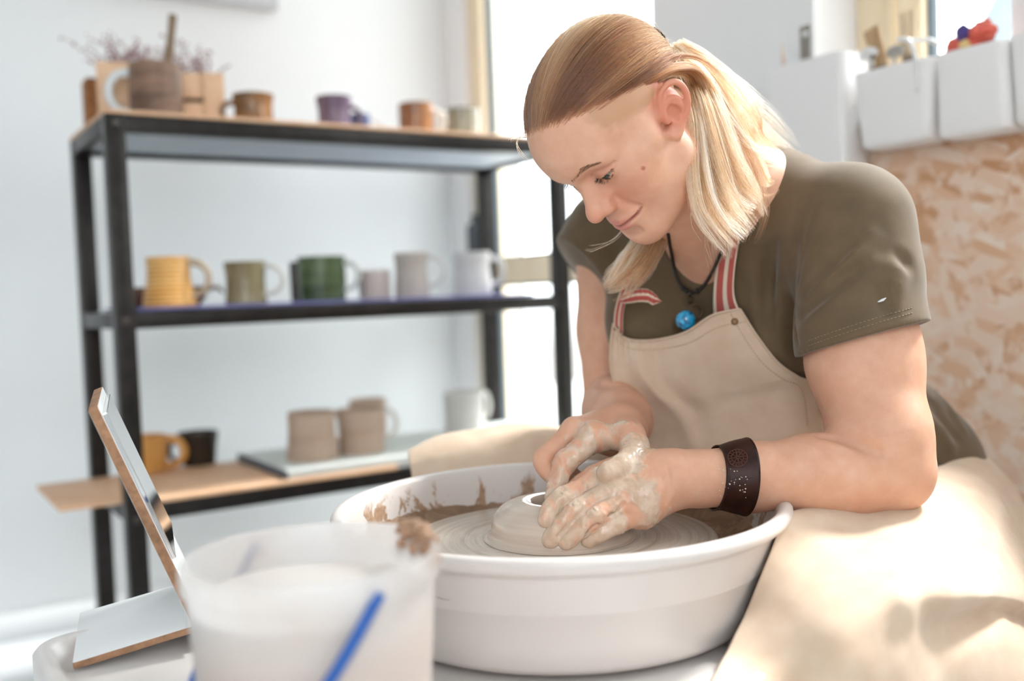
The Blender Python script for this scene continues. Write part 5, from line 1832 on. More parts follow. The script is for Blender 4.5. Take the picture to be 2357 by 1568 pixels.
# torso alone, for the bib to lie on
BT = Sdf(); add_torso(BT, .013); BT.half(tw(0, 0, -.56), -UT, .02)
NU, NV = 90, 90
pxg = coons([(1412, 744), (1430, 772), (1462, 784), (1520, 781), (1580, 764), (1640, 726), (1703, 711)],
            [(1492, 1120), (1560, 1125), (1640, 1130), (1760, 1130), (1900, 1120)],
            [(1412, 744), (1405, 800), (1409, 862), (1440, 932), (1482, 1010), (1492, 1120)],
            [(1703, 711), (1742, 772), (1788, 832), (1838, 868), (1884, 892), (1898, 1000), (1900, 1120)], NU, NV)
depth = np.full((NV, NU), np.nan)
sub = (slice(None, None, 3), slice(None, None, 3))
gg = pxg[::3, ::3]
dd = np.full(gg.shape[:2], np.nan)
for i in range(gg.shape[0]):
    for j in range(gg.shape[1]):
        p = march(BT, gg[i, j, 0], gg[i, j, 1], .9, 1.9, 500)
        if p is not None: dd[i, j] = p[1]
lim = dd.copy()
# plausible depth plane where the sight line misses the torso
uu = np.linspace(0, 1, gg.shape[1])[None, :] * np.ones((gg.shape[0], 1))
pl_ = 1.345 - .19 * uu
dd = np.where(np.isnan(dd), pl_, np.minimum(dd, pl_ + .05))
for _ in range(60):
    e = np.pad(dd, 1, mode='edge')
    av = (e[:-2, 1:-1] + e[2:, 1:-1] + e[1:-1, :-2] + e[1:-1, 2:]) / 4
    dd = np.where(np.isnan(lim), av, np.minimum(av, lim - .001))
yy = np.linspace(0, gg.shape[0] - 1, NV); xx = np.linspace(0, gg.shape[1] - 1, NU)
D1 = np.stack([np.interp(xx, np.arange(gg.shape[1]), r) for r in dd])
D2 = np.stack([np.interp(yy, np.arange(gg.shape[0]), D1[:, j]) for j in range(NU)], 1)
uu = np.linspace(0, 1, NU)[None, :]; vv = np.linspace(0, 1, NV)[:, None]
# folds of the bib: a long soft one, small gathers along the top left, drag lines to the waist
D2 = D2 - .010 * np.exp(-((uu - .30 - .10 * vv) / .07) ** 2) * np.clip(vv * 3, 0, 1) * (1 - .6 * vv)
D2 = D2 + .006 * np.exp(-((uu - .42 - .05 * vv) / .06) ** 2) * np.clip(vv * 2.5, 0, 1)
D2 = D2 - .005 * np.exp(-((uu - .75 + .35 * vv) / .10) ** 2) * np.clip(vv * 2, 0, 1)
D2 = D2 - .0022 * np.sin(uu * 95 + 3 * np.sin(vv * 5)) * np.exp(-vv / .13) * np.clip((.62 - uu) * 3, 0, 1) * np.clip(uu * 8, 0, 1)
G = np.array([[at(pxg[i, j, 0], pxg[i, j, 1], D2[i, j]) for j in range(NU)] for i in range(NV)])
apron = relp(thing('apron', None, None, (SX, SY, 0)))
del_ = apron
for k_ in ('label', 'category'):
    if k_ in apron: del apron[k_]
apron.matrix_parent_inverse = Matrix.Identity(4); apron.location = (0, 0, 0)
def rela(o):
    o.parent = apron
    o.matrix_parent_inverse = Matrix.Translation(-person.location)
    return o
rela(grid_mesh('bib', G, m_apron, None, .0018))
# hem roll and stitching of the bib
def inset(G, i0=None, d=5):
    return G
top_l = G[0]; rig_l = G[:, -1]; lef_l = G[:, 0]
bm = bm_new()
for ln_ in (G[0], G[:70, -1], G[:80, 0]):
    add_tube(bm, ln_ + (CAM - ln_) * .0012, .0016, 6)
rela(bm_obj('bib_hem', bm, m_apron))
m_thread2 = plain('thread_tan', '#b99c78', .7)
stitches('bib_stitching', G[7] + (CAM - G[7]) * .0008, m_thread2, apron, .0004, .0024, .0016)
stitches('bib_stitching', G[2:72, -7] + (CAM - G[2:72, -7]) * .0008, m_thread2, apron, .0004, .0024, .0016)
for c_ in apron.children:
    if c_.name.startswith('bib_stitching'): c_.matrix_parent_inverse = Matrix.Translation(-person.location)
# rivets
def rivet(p, n):
    bm = bm_new()
    M_ = Vector(n).to_track_quat('Z', 'Y').to_matrix()
    for r_, z0, z1 in ((.0044, 0, .0012), (.0030, .0011, .0019)):
        rr_ = bmesh.ops.create_cone(bm, cap_ends=True, segments=20, radius1=r_, radius2=r_ * .8, depth=z1 - z0)
        for vv_ in rr_['verts']:
            vv_.co = M_ @ (vv_.co + Vector((0, 0, (z0 + z1) / 2))) + Vector(p)
    return rela(bm_obj('rivet', bm, plain('antique_brass', '#6b5138', .35, .9), None, angle=40))
def near_px(G, px, py):
    i, j = np.unravel_index(np.argmin(np.hypot(pxg[..., 0] - px, pxg[..., 1] - py)), pxg.shape[:2])
    return G[i, j]
pr = near_px(G, 1691, 741); tc = CAM - pr; tc /= np.linalg.norm(tc)
rivet(pr + tc * .0005, tc)
pr = near_px(G, 1420, 752); rivet(pr + tc * .0005, tc + np.array([-.5, 0, 0]))
# striped straps
s = NT('strap_stripes')
va = s.n('ShaderNodeVertexColor', layer_name='across')
sepc = s.n('ShaderNodeSeparateColor'); s.link(va.outputs['Color'], sepc.inputs['Color'])
red, cream = lin('#b9463f'), lin('#e9dac6')
wv = s.noise(s.coord(), 1500, 2)
st_ = s.ramp(sepc.outputs[0], [(0, cream), (.14, red), (.46, cream), (.66, red), (.93, cream)], 'CONSTANT')
s.base(s.mix(s.math('MULTIPLY', wv, .25), st_, lin('#e2b5a5')))
s.b.inputs['Roughness'].default_value = .9
s.bump(wv, .2, .0008)
m_strap = s.m
def strap(name, lpts, rpts, off=.004, nu=12, nv=50, dmin=None, f=None, dep=None):
    l, r = spline(lpts, nv), spline(rpts, nv)
    rows = []
    for i in range(nv):
        a_ = march(f or TS0, l[i, 0], l[i, 1]) if dep is None else at(l[i, 0], l[i, 1], dep[i])
        b_ = march(f or TS0, r[i, 0], r[i, 1]) if dep is None else at(r[i, 0], r[i, 1], dep[i])
        if a_ is None or b_ is None: continue
        rows.append([a_ + (b_ - a_) * t for t in np.linspace(0, 1, nu)])
    Gs = np.array(rows)
    for _ in range(14):
        Gs[1:-1] = Gs[1:-1] + .5 * ((Gs[:-2] + Gs[2:]) / 2 - Gs[1:-1])
    tc_ = CAM - Gs; tc_ /= np.linalg.norm(tc_, axis=-1, keepdims=True)
    return rela(grid_mesh(name, Gs + tc_ * off, m_strap, None, .0016, True, True))
strap('strap', [(1642, 728), (1641, 680), (1648, 610), (1660, 545), (1676, 480), (1700, 420), (1730, 385)], [(1702, 716), (1688, 680), (1692, 610), (1704, 540), (1722, 480), (1748, 430), (1778, 400)], .007)
strap('strap', [(1412, 760), (1414, 720), (1424, 680), (1440, 640), (1462, 590), (1490, 545)], [(1434, 770), (1434, 725), (1442, 690), (1458, 650), (1482, 600), (1512, 550)], .002, dep=np.interp(np.linspace(0, 1, 50), [0, .3, 1], [1.325, 1.30, 1.26]))
# ruffled end of the left strap
base = [at(1428 + k * 9.2, 692 - 12 * math.sin(k / 10 * 3.0) + (k > 7) * 3, 1.262 - .0015 * k) for k in range(11)]
base = spline(base, 60)
rows = []
for i, p in enumerate(base):
    w = .0095 * math.sin(min(1, .25 + i / 28) * math.pi / 2) * (1 if i < 48 else (1 - (i - 48) / 14))
    ru = .0022 * math.sin(i * .9)
    rows.append([p + UP * (t - .5) * 2 * w * .9 + FW * (ru * (1.2 - abs(t - .5)) - .006 * math.sin(t * math.pi)) for t in np.linspace(0, 1, 10)])
rela(grid_mesh('strap_ruffle', np.array(rows), m_strap, None, .0016, True, True))
# skirt over the near thigh
def net(rows, nu, nv):
    A = np.array([[at(*p) for p in r] for r in rows])
    B_ = np.stack([spline(A[:, j], nv) for j in range(A.shape[1])], 1)
    return np.stack([spline(B_[i], nu) for i in range(nv)], 0)
rowsL = [
 [(1812, 1192, 1.10), (1885, 1182, 1.13), (1985, 1165, 1.16), (2085, 1140, 1.20), (2150, 1095, 1.34), (2245, 1060, 1.46), (2330, 1125, 1.44), (2385, 1205, 1.42)],
 [(1806, 1182, 1.03), (1875, 1170, 1.055), (1980, 1152, 1.085), (2088, 1126, 1.125), (2150, 1082, 1.27), (2250, 1043, 1.39), (2325, 1105, 1.37), (2378, 1195, 1.34)],
 [(1785, 1240, .99), (1862, 1222, 1.01), (1980, 1208, 1.03), (2100, 1182, 1.055), (2192, 1150, 1.14), (2275, 1150, 1.20), (2345, 1215, 1.22), (2395, 1285, 1.22)],
 [(1752, 1325, .962), (1850, 1312, .945), (1980, 1300, .935), (2092, 1285, .955), (2192, 1262, 1.00), (2285, 1268, 1.055), (2348, 1310, 1.09), (2395, 1355, 1.11)],
 [(1712, 1422, .942), (1830, 1412, .897), (1960, 1400, .868), (2082, 1368, .878), (2192, 1366, .902), (2292, 1366, .955), (2344, 1376, 1.01), (2385, 1402, 1.065)],
 [(1668, 1512, .900), (1800, 1512, .868), (1948, 1500, .838), (2090, 1462, .872), (2190, 1432, .930), (2292, 1408, .985), (2334, 1420, 1.03), (2375, 1445, 1.09)],
 [(1628, 1592, .828), (1780, 1622, .838), (1930, 1620, .828), (2085, 1580, .858), (2195, 1530, .905), (2300, 1490, .945), (2350, 1495, .97), (2405, 1520, 1.02)],
 [(1560, 1760, .785), (1740, 1840, .815), (1915, 1850, .83), (2080, 1810, .85), (2210, 1740, .90), (2330, 1690, .93), (2400, 1680, .95), (2470, 1700, .97)],
 [(1480, 2050, .785), (1700, 2150, .815), (1900, 2170, .85), (2090, 2120, .86), (2250, 2040, .90), (2400, 1980, .93), (2500, 1960, .95), (2590, 1980, .97)]]
GL = net(rowsL, 130, 150)
rg = np.random.RandomState(11)
def wrinkle(G, amp, seed, scale):
    n_ = vnoise(G.reshape(-1, 3), seed, scale, 3).reshape(G.shape[:2])
    du = np.gradient(G, axis=1); dv = np.gradient(G, axis=0)
    nn = np.cross(du, dv); nn /= np.linalg.norm(nn, axis=-1, keepdims=True) + 1e-9
    return G + nn * (n_ * amp)[..., None]
GL = wrinkle(GL, .0030, 21, 22)
u_, v_ = np.meshgrid(np.linspace(0, 1, 130), np.linspace(0, 1, 150))
fold = .007 * np.exp(-((u_ - .30 - .25 * v_) / .035) ** 2) * np.clip((v_ - .3) * 4, 0, 1) + .006 * np.exp(-((u_ - .50 - .08 * np.sin(v_ * 6)) / .04) ** 2) * np.clip((v_ - .25) * 4, 0, 1) - .006 * np.exp(-((u_ - .40 - .15 * v_) / .04) ** 2) * np.clip((v_ - .3) * 4, 0, 1)
fold += .010 * np.exp(-((u_ - .80 + .22 * (v_ - .1)) / .035) ** 2) * np.clip((v_ - .08) * 8, 0, 1) * np.clip((.55 - v_) * 5, 0, 1)
tcam = CAM - GL; tcam /= np.linalg.norm(tcam, axis=-1, keepdims=True)
GL = GL + tcam * fold[..., None]
o = rela(grid_mesh('skirt', GL, m_apron, None, .002)); o['label'] = 'apron skirt draped over the near thigh'
# skirt over the far knee
rowsR = [
 [(944, 1046, 1.50), (1000, 1018, 1.52), (1100, 992, 1.54), (1200, 982, 1.55), (1300, 990, 1.55), (1420, 1010, 1.55)],
 [(940, 1038, 1.45), (1000, 1008, 1.46), (1100, 984, 1.47), (1200, 974, 1.47), (1300, 984, 1.47), (1420, 1002, 1.47)],
 [(942, 1062, 1.42), (1010, 1040, 1.415), (1100, 1022, 1.41), (1195, 1012, 1.405), (1300, 1014, 1.40), (1420, 1030, 1.39)],
 [(948, 1095, 1.41), (1015, 1088, 1.395), (1100, 1070, 1.385), (1190, 1070, 1.38), (1300, 1080, 1.37), (1420, 1090, 1.36)],
 [(956, 1180, 1.41), (1020, 1180, 1.39), (1105, 1170, 1.38), (1195, 1170, 1.375), (1300, 1180, 1.365), (1420, 1190, 1.35)],
 [(985, 1420, 1.42), (1040, 1420, 1.40), (1115, 1410, 1.385), (1200, 1410, 1.38), (1300, 1420, 1.37), (1420, 1430, 1.36)]]
GR = net(rowsR, 80, 80)
GR = wrinkle(GR, .0035, 31, 26)
o = rela(grid_mesh('skirt', GR, m_apron, None, .002)); o['label'] = 'apron skirt draped over the far knee'
# folded corner of the waist band beside the elbow
rows = [[at(2098 + k * 1.0, 1030 + k * 7, 1.24 + .004 * k), at(2112 + k * 2.2, 1042 + k * 5.5, 1.215), at(2128 + k * 3.2, 1062 + k * 3.2, 1.205), at(2146 + k * 1.2, 1086 + k * .8, 1.21)] for k in range(10)]
rela(grid_mesh('waist_tie', net([[(2092, 1090, 1.20), (2100, 1100, 1.19), (2112, 1104, 1.18), (2128, 1106, 1.18)], [(2100, 1060, 1.21), (2114, 1068, 1.19), (2130, 1078, 1.18), (2148, 1086, 1.18)], [(2112, 1032, 1.235), (2120, 1042, 1.215), (2132, 1058, 1.20), (2146, 1078, 1.195)]], 20, 20), m_apron, None, .002))

# necklace
CHF = lambda p, margin=.1: np.minimum(TS(p, margin), BS(p, margin))
nk = relp(thing('necklace', None, None, (0, 0, 0)))
for k_ in ('label', 'category'):
    if k_ in nk: del nk[k_]
nk.matrix_parent_inverse = Matrix.Identity(4)
def reln(o):
    o.parent = nk; o.matrix_parent_inverse = Matrix.Translation(-person.location); return o
m_cord = plain('leather_cord', '#241d1a', .5)
def above(pts, off):
    out = []
    for px, py in pts:
        p = march(CHF, px, py)
        if p is None: continue
        tc_ = CAM - p; out.append(p + tc_ / np.linalg.norm(tc_) * off)
    return np.array(out)
cl_ = above([(1538, 540), (1543, 570), (1549, 605), (1558, 640), (1572, 664), (1588, 674)], .005)
cr_ = above([(1672, 560), (1655, 592), (1640, 625), (1622, 655), (1606, 670), (1590, 675)], .005)
reln(tube_obj('cord', spline(cl_, 40), .0021, m_cord, None, 8))
reln(tube_obj('cord', spline(cr_, 40), .0021, m_cord, None, 8))
pc = cl_[-1]
tc_ = CAM - pc; tc_ /= np.linalg.norm(tc_)
kn_ = [np.array(p) for p in (cl_[-1], cl_[-2], cr_[-2], (cl_[-1] + cl_[-2]) / 2)]
bm = bm_new()
for p in kn_:
    rr_ = bmesh.ops.create_uvsphere(bm, u_segments=12, v_segments=8, radius=.0034)
    bmesh.ops.translate(bm, vec=Vector(p + tc_ * .0008), verts=rr_['verts'])
reln(bm_obj('knot', bm, m_cord))['kind'] = 'stuff'
m_bronze = plain('bronze', '#5c4a3a', .35, .85)
def torus(c, R_, r_, ax, n=28, m=8):
    ax = np.asarray(ax, float); ax /= np.linalg.norm(ax)
    a_ = np.cross(ax, [0, 0, 1.0]); a_ /= np.linalg.norm(a_); b_ = np.cross(ax, a_)
    return [c + R_ * (math.cos(t) * a_ + math.sin(t) * b_) for t in np.linspace(0, 2 * math.pi, n)]
p1_ = at(1588, 690, pc[1] - .004); p2_ = at(1600, 718, pc[1] - .006); p3_ = at(1578, 737, pc[1] - .014)
reln(tube_obj('bail', torus(p1_, .0042, .001, tc_ + np.array([.8, 0, 0])), .0011, m_bronze, None, 8))
reln(tube_obj('ring', torus(p2_, .0085, .001, tc_ + np.array([.2, 0, 0])), .0012, m_bronze, None, 8))
s = NT('blue_glass_bead')
n_ = s.noise(s.coord(), 190, 3)
s.base(s.ramp(n_, [(.40, lin('#0b5a8f')), (.50, lin('#1aa0d6')), (.7, lin('#35b6e6'))]))
s.b.inputs['Roughness'].default_value = .06
s.b.inputs['Coat Weight'].default_value = 1.0
bm = bm_new()
bmesh.ops.create_uvsphere(bm, u_segments=32, v_segments=20, radius=.0128)
o = bm_obj('bead', bm, s.m); o.location = p3_; reln(o)
o['label'] = 'turquoise blue glass bead pendant'
# leather bracelet on the near forearm
axb = at(1640, 1100, 1.0725) - at(1740, 1098, 1.0765); axb /= np.linalg.norm(axb)
cb = at(1680, 1100, 1.0740)
a_ = np.cross(axb, [0, 0, 1.0]); a_ /= np.linalg.norm(a_); b_ = np.cross(axb, a_)
rows = []
nt = 72
for w in np.linspace(-.0170, .0170, 14):
    row = []
    for k in range(nt):
        t = 2 * math.pi * k / (nt - 1)
        d_ = a_ * math.cos(t) + b_ * math.sin(t)
        o_ = cb + axb * (w + .004 * math.sin(t + .5))
        # radius out to the arm surface
        rr_ = np.linspace(.024, .044, 40)
        vals = BS(o_ + d_ * rr_[:, None], margin=.1)
        k0 = np.flatnonzero(vals > 0)
        r_ = rr_[k0[0]] if len(k0) else .034
        row.append(r_)
    rows.append(row)
Rb = np.array(rows)
for _ in range(6):
    Rb[:, 1:-1] = (Rb[:, :-2] + Rb[:, 1:-1] * 2 + Rb[:, 2:]) / 4
Rb = np.maximum(Rb, Rb.mean() * .9) + .0005
bm = bm_new()
vo, vi = [], []
for i, w in enumerate(np.linspace(-.0170, .0170, 14)):
    ro_, ri_ = [], []
    for k in range(nt):
        t = 2 * math.pi * k / (nt - 1)
        d_ = a_ * math.cos(t) + b_ * math.sin(t)
        fl = .0016 * (abs(w) / .0170) ** 6
        o_ = cb + axb * (w + .004 * math.sin(t + .5))
        ro_.append(bm.verts.new(o_ + d_ * (Rb[i, k] + .0018 + fl * .6)))
        ri_.append(bm.verts.new(o_ + d_ * (Rb[i, k] + fl * .6)))
    vo.append(ro_); vi.append(ri_)
for i in range(13):
    for k in range(nt - 1):
        bm.faces.new((vo[i][k], vo[i][k + 1], vo[i + 1][k + 1], vo[i + 1][k]))
        bm.faces.new((vi[i][k], vi[i + 1][k], vi[i + 1][k + 1], vi[i][k + 1]))
for k in range(nt - 1):
    bm.faces.new((vo[0][k], vi[0][k], vi[0][k + 1], vo[0][k + 1]))
    bm.faces.new((vo[-1][k], vo[-1][k + 1], vi[-1][k + 1], vi[-1][k]))
bmesh.ops.recalc_face_normals(bm, faces=bm.faces)
s = NT('tooled_leather')
v = s.coord()
n_ = s.noise(v, 40, 5); 
vo_ = s.n('ShaderNodeTexVoronoi', feature='DISTANCE_TO_EDGE'); s.link(v, vo_.inputs['Vector']); vo_.inputs['Scale'].default_value = 130
s.base(s.ramp(n_, [(.3, lin('#1c0d0a')), (.7, lin('#3d1c13'))]))
s.b.inputs['Roughness'].default_value = .45
s.b.inputs['Specular IOR Level'].default_value = .3
s.bump(s.math('ADD', s.ramp(vo_.outputs['Distance'], [(.0, (0, 0, 0)), (.1, (1, 1, 1))]), s.noise(v, 400, 3)), .10, .0010)
br = relp(bm_obj('bracelet', bm, s.m)); br['label'] = 'dark brown tooled leather cuff with a round stamped rosette'
# stamped rosette
m_tool = plain('tooled_copper', '#5a2a1b', .4)
rc = at(1690, 1056, 1.04)
pr_ = march(BS, 1698, 1058)
if pr_ is not None:
    g_ = gradient(BS, pr_[None])[0]
    cc = pr_ + g_ * .0048
    e_ = axb - (axb @ g_) * g_; e_ /= np.linalg.norm(e_); f_ = np.cross(g_, e_)
    bm = bm_new()
    def onband(x, y):
        q = pr_ + e_ * x + f_ * y
        # follow the round arm
        for _ in range(1):
            q = q - gradient(BS, q[None])[0] * (BS(q[None], margin=.1)[0] - .0046)
        return q
    for R_ in (.0060, .0098):
        add_tube(bm, [onband(R_ * math.cos(t), R_ * math.sin(t)) for t in np.linspace(0, 2 * math.pi, 30)], .0004, 5, False)
    for k in range(16):
        t = k * math.pi / 8
        add_tube(bm, [onband(r_ * math.cos(t), r_ * math.sin(t)) for r_ in (.0070, .0090)], .00045, 5)
    for k in range(8):
        t = k * math.pi / 4
        add_tube(bm, [onband(r_ * math.cos(t), r_ * math.sin(t)) for r_ in (.001, .0052)], .0005, 5)
    o = bm_obj('rosette', bm, m_tool); relp(o, br)

# dried clay specks on the cuff and the forearm
bm = bm_new()
rg = np.random.RandomState(77)
for k in range(70):
    px, py = (rg.uniform(1655, 1720), rg.uniform(1075, 1165)) if k < 42 else (rg.uniform(1560, 1900), rg.uniform(1060, 1160))
    p = march(BS, px, py, .9, 1.2, 300)
    if p is None: continue
    tc_ = CAM - p; tc_ /= np.linalg.norm(tc_)
    rr_ = bmesh.ops.create_icosphere(bm, subdivisions=1, radius=rg.uniform(.00035, .0009) * (1 if k < 42 else .6))
    bmesh.ops.translate(bm, vec=Vector(p + tc_ * (.0028 if k < 42 else .0002)), verts=rr_['verts'])
o = relp(bm_obj('clay_specks', bm, plain('dry_clay', '#d9cbbb', .6))); o['kind'] = 'stuff'

# ---------------------------------------------------------------- hair
SK = Sdf()
SK.ell((0, -.008, .046), (.073, .093, .079), 0)
SK.ell((0, .024, .054), (.066, .085, .060), .03)
C0 = np.array([0, -.012, .045])
def skull_r(D):
    lo = np.full(len(D), .06); hi = np.full(len(D), .14)
    for _ in range(9):
        m_ = (lo + hi) / 2
        v = SK(C0 + D * m_[:, None], margin=9)
        lo = np.where(v < 0, m_, lo); hi = np.where(v < 0, hi, m_)
    return (lo + hi) / 2
KL = np.array([-.004, -.104, .040])
KD = (KL - C0) / np.linalg.norm(KL - C0)
hrng = np.random.RandomState(42)
STR, SHD = [], []                       # strands (n, pts, 3) and per strand shade
NP = 18
def resample(P, n):
    """P (N, m, 3) resampled to n points with Catmull-Rom"""
    N, m = P.shape[:2]
    return np.stack([spline(P[i], n) for i in range(N)]) if N < 60 else _spl(P, n)
def _spl(P, n):
    E_ = np.concatenate([2 * P[:, :1] - P[:, 1:2], P, 2 * P[:, -1:] - P[:, -2:-1]], 1)
    t = np.linspace(0, P.shape[1] - 1 - 1e-9, n)
    i = t.astype(int); f = (t - i)[None, :, None]
    a, b, c, d = E_[:, i], E_[:, i + 1], E_[:, i + 2], E_[:, i + 3]
    return .5 * ((2 * b) + (-a + c) * f + (2 * a - 5 * b + 4 * c - d) * f ** 2 + (-a + 3 * b - 3 * c + d) * f ** 3)
# swept back cap: roots anywhere on the scalp, hair drawn to the clip
D = hrng.randn(60000, 3); D /= np.linalg.norm(D, axis=1)[:, None]
Rr_ = skull_r(D); Pl = C0 + D * Rr_[:, None]
edge = Pl[:, 2] - hair_low(Pl)
edge = edge + .0022 * hrng.randn(len(D)) + .0018 * np.sin(Pl[:, 1] * 420)
okr = (edge > 0) & (Pl[:, 2] > .012)
wgt = np.where(edge < .012, 1.0, .34)
okr &= hrng.rand(len(D)) < wgt
D, Pl, edge = D[okr][:11500], Pl[okr][:11500], edge[okr][:11500]
ang = np.arccos(np.clip(D @ KD, -1, 1))
tt = np.linspace(0, 1, NP)[None, :]
reach = np.clip(1.0 - .02 * hrng.rand(len(D)), 0, 1)[:, None]
# fan of slightly different meeting points, sides sweep lower than the crown
side = np.clip(np.abs(D[:, 0]) * 1.2, 0, 1)
Kt = KD + np.stack([D[:, 0] * .28, np.zeros(len(D)), -.34 * side ** 1.5 + .03 * hrng.randn(len(D))], 1)
Kt /= np.linalg.norm(Kt, axis=1)[:, None]
om = np.arccos(np.clip(np.sum(D * Kt, 1), -1, 1))[:, None] + 1e-4
tu = tt * reach
S1 = (np.sin((1 - tu) * om) / np.sin(om))[..., None] * D[:, None] + (np.sin(tu * om) / np.sin(om))[..., None] * Kt[:, None]
# combed waviness in clumps
cl = np.floor(np.arctan2(D[:, 0], D[:, 2]) * 26) + np.floor(hrng.rand(len(D)) * 1.6)
ph = (np.sin(cl * 12.9898) * 43758.5453) % 1.0
perp = np.cross(D, Kt); perp /= np.linalg.norm(perp, axis=1)[:, None] + 1e-9
wave = (.020 * np.sin(tt * 3.0 + ph[:, None] * 6.28) * np.sin(tt * math.pi) + .006 * hrng.randn(len(D))[:, None] * tt)
S1 = S1 + perp[:, None] * wave[..., None]
S1 /= np.linalg.norm(S1, axis=-1, keepdims=True)
rad_ = skull_r(S1.reshape(-1, 3)).reshape(S1.shape[:2])
depth_ = hrng.rand(len(D)) ** 1.3
lift = .0012 + (.0075 * np.sin(np.clip(tt * 1.25, 0, 1) * math.pi / 2) ** .7) * (.25 + .75 * depth_)[:, None] + .0022 * (ph[:, None] - .5) * np.sin(tt * math.pi)
fly = hrng.rand(len(D)) < .012
lift = lift + fly[:, None] * (.004 + .006 * hrng.rand(len(D)))[:, None] * np.sin(tt * math.pi)
cap = C0 + S1 * (rad_ + lift)[..., None]
capW = cap @ (HR.T * HS) + HT
STR.append(capW)
stripe = .5 + .5 * np.sin(cl * 2.4 + 1.3 * np.sin(cl * .7))
low = np.clip(1 - edge / .035, 0, 1)
band = np.sin(np.arctan2(D[:, 0], D[:, 2] + .25 * D[:, 1]) * 9.0 + 2.2)
sh = .27 + .42 * (stripe * (ph * .8 + .2) - .35) + .26 * band + .12 * hrng.randn(len(D)) - .30 * low + .10 * (Pl[:, 1] < -.02)
SHD.append(np.stack([np.clip(sh, 0, 1), np.full(len(D), .30)], 1))
# loose locks: guides given in space, strands scattered round them
def lock(g, w, n, shade, jit=.16, tip=.55, wav=.0022, fray=.35):
    P = spline(np.array([at(*q) for q in g]), NP)
    T = np.gradient(P, axis=0); T /= np.linalg.norm(T, axis=1)[:, None]
    a_ = np.cross(T, FW); a_ /= np.linalg.norm(a_, axis=1)[:, None]; b_ = np.cross(T, a_)
    W_ = np.interp(np.linspace(0, 1, NP), np.linspace(0, 1, len(w)), w)
    x, y = hrng.randn(n), hrng.randn(n) * .55
    r_ = np.maximum(1, np.hypot(x, y) / 1.6); x /= r_; y /= r_
    nsub = max(7, n // 75)
    sub_ = hrng.randint(0, nsub, n); sx, sy = hrng.randn(nsub), hrng.randn(nsub) * .5
    k = .65
    t = np.linspace(0, 1, NP)
    gather = (.40 + .50 * t ** .8)[None]
    X = x[:, None] * (1 - gather) + sx[sub_][:, None] * gather + hrng.randn(n)[:, None] * fray * .5 * t[None] ** 3
    Yy = y[:, None] * (1 - gather) + sy[sub_][:, None] * gather + hrng.randn(n)[:, None] * fray * .3 * t[None] ** 3
    phs = hrng.rand(nsub) * 6.28
    wv = np.sin(t[None] * 7 + phs[sub_][:, None]) * wav * t[None]
    Q = P[None] + a_[None] * (X * W_[None] + wv)[..., None] + b_[None] * (Yy * W_[None])[..., None]
    # different lengths
    L_ = 1 - tip * hrng.rand(n) ** 1.3
    Q = np.stack([np.stack([np.interp(L_[i] * t, t, Q[i, :, j]) for j in range(3)], 1) for i in range(n)])
    STR.append(Q)
    SHD.append(np.stack([np.clip(shade - .24 + jit * hrng.randn(n) + .26 * (np.sin(sub_ * 2.3 + 1.0)), 0, 1), np.full(n, .05)], 1))
lock([(1548, 112, 1.205), (1592, 150, 1.19), (1630, 195, 1.18), (1690, 245, 1.19), (1755, 300, 1.21), (1832, 358, 1.235)], [.010, .014, .017, .018, .015, .006], 1300, .80)
lock([(1545, 118, 1.20), (1585, 160, 1.17), (1625, 215, 1.155), (1668, 290, 1.15), (1720, 350, 1.155), (1790, 372, 1.18)], [.010, .015, .018, .020, .016, .007], 1300, .72)
lock([(1550, 140, 1.16), (1592, 185, 1.135), (1625, 260, 1.12), (1655, 350, 1.115), (1700, 430, 1.115), (1748, 470, 1.12)], [.010, .013, .015, .017, .015, .008], 1300, .74)
lock([(1555, 165, 1.14), (1590, 215, 1.115), (1608, 300, 1.10), (1622, 390, 1.095), (1652, 470, 1.09), (1722, 545, 1.085)], [.007, .009, .011, .014, .014, .009], 1200, .84)
lock([(1572, 195, 1.125), (1596, 270, 1.10), (1604, 350, 1.09), (1612, 430, 1.082), (1632, 500, 1.078), (1690, 575, 1.075)], [.005, .006, .008, .010, .010, .007], 900, .86)
lock([(1580, 215, 1.12), (1600, 320, 1.105), (1625, 420, 1.10), (1655, 510, 1.10), (1668, 600, 1.10)], [.005, .008, .010, .011, .008], 700, .66)
lock([(1600, 180, 1.15), (1650, 300, 1.14), (1690, 400, 1.14), (1715, 480, 1.135), (1700, 560, 1.13)], [.010, .014, .016, .014, .008], 900, .60)
lock([(1610, 190, 1.15), (1680, 290, 1.15), (1735, 370, 1.155), (1765, 420, 1.15), (1782, 415, 1.145)], [.008, .010, .010, .007, .003], 500, .82)
lock([(1620, 250, 1.13), (1690, 360, 1.13), (1740, 440, 1.13), (1762, 500, 1.125)], [.008, .010, .008, .003], 400, .80)
# near side sweep from the temple over the ear to the back
lock([(1500, 192, 1.055), (1545, 165, 1.07), (1585, 165, 1.10), (1615, 205, 1.12), (1635, 290, 1.12)], [.0025, .004, .006, .008, .010], 600, .66, tip=.2)
lock([(1430, 222, 1.045), (1500, 182, 1.052), (1550, 160, 1.075), (1600, 170, 1.115), (1650, 230, 1.14)], [.003, .005, .006, .008, .010], 700, .42, tip=.2)
# far side, hanging beside the cheek
lock([(1520, 470, 1.20), (1500, 540, 1.20), (1468, 600, 1.205), (1425, 650, 1.21), (1395, 672, 1.21)], [.012, .014, .015, .014, .007], 1000, .70)
lock([(1530, 480, 1.21), (1505, 545, 1.215), (1482, 610, 1.22), (1462, 660, 1.22)], [.010, .012, .011, .006], 700, .60)
lock([(1500, 500, 1.19), (1470, 560, 1.19), (1440, 600, 1.19), (1400, 655, 1.19)], [.006, .007, .007, .003], 350, .85)
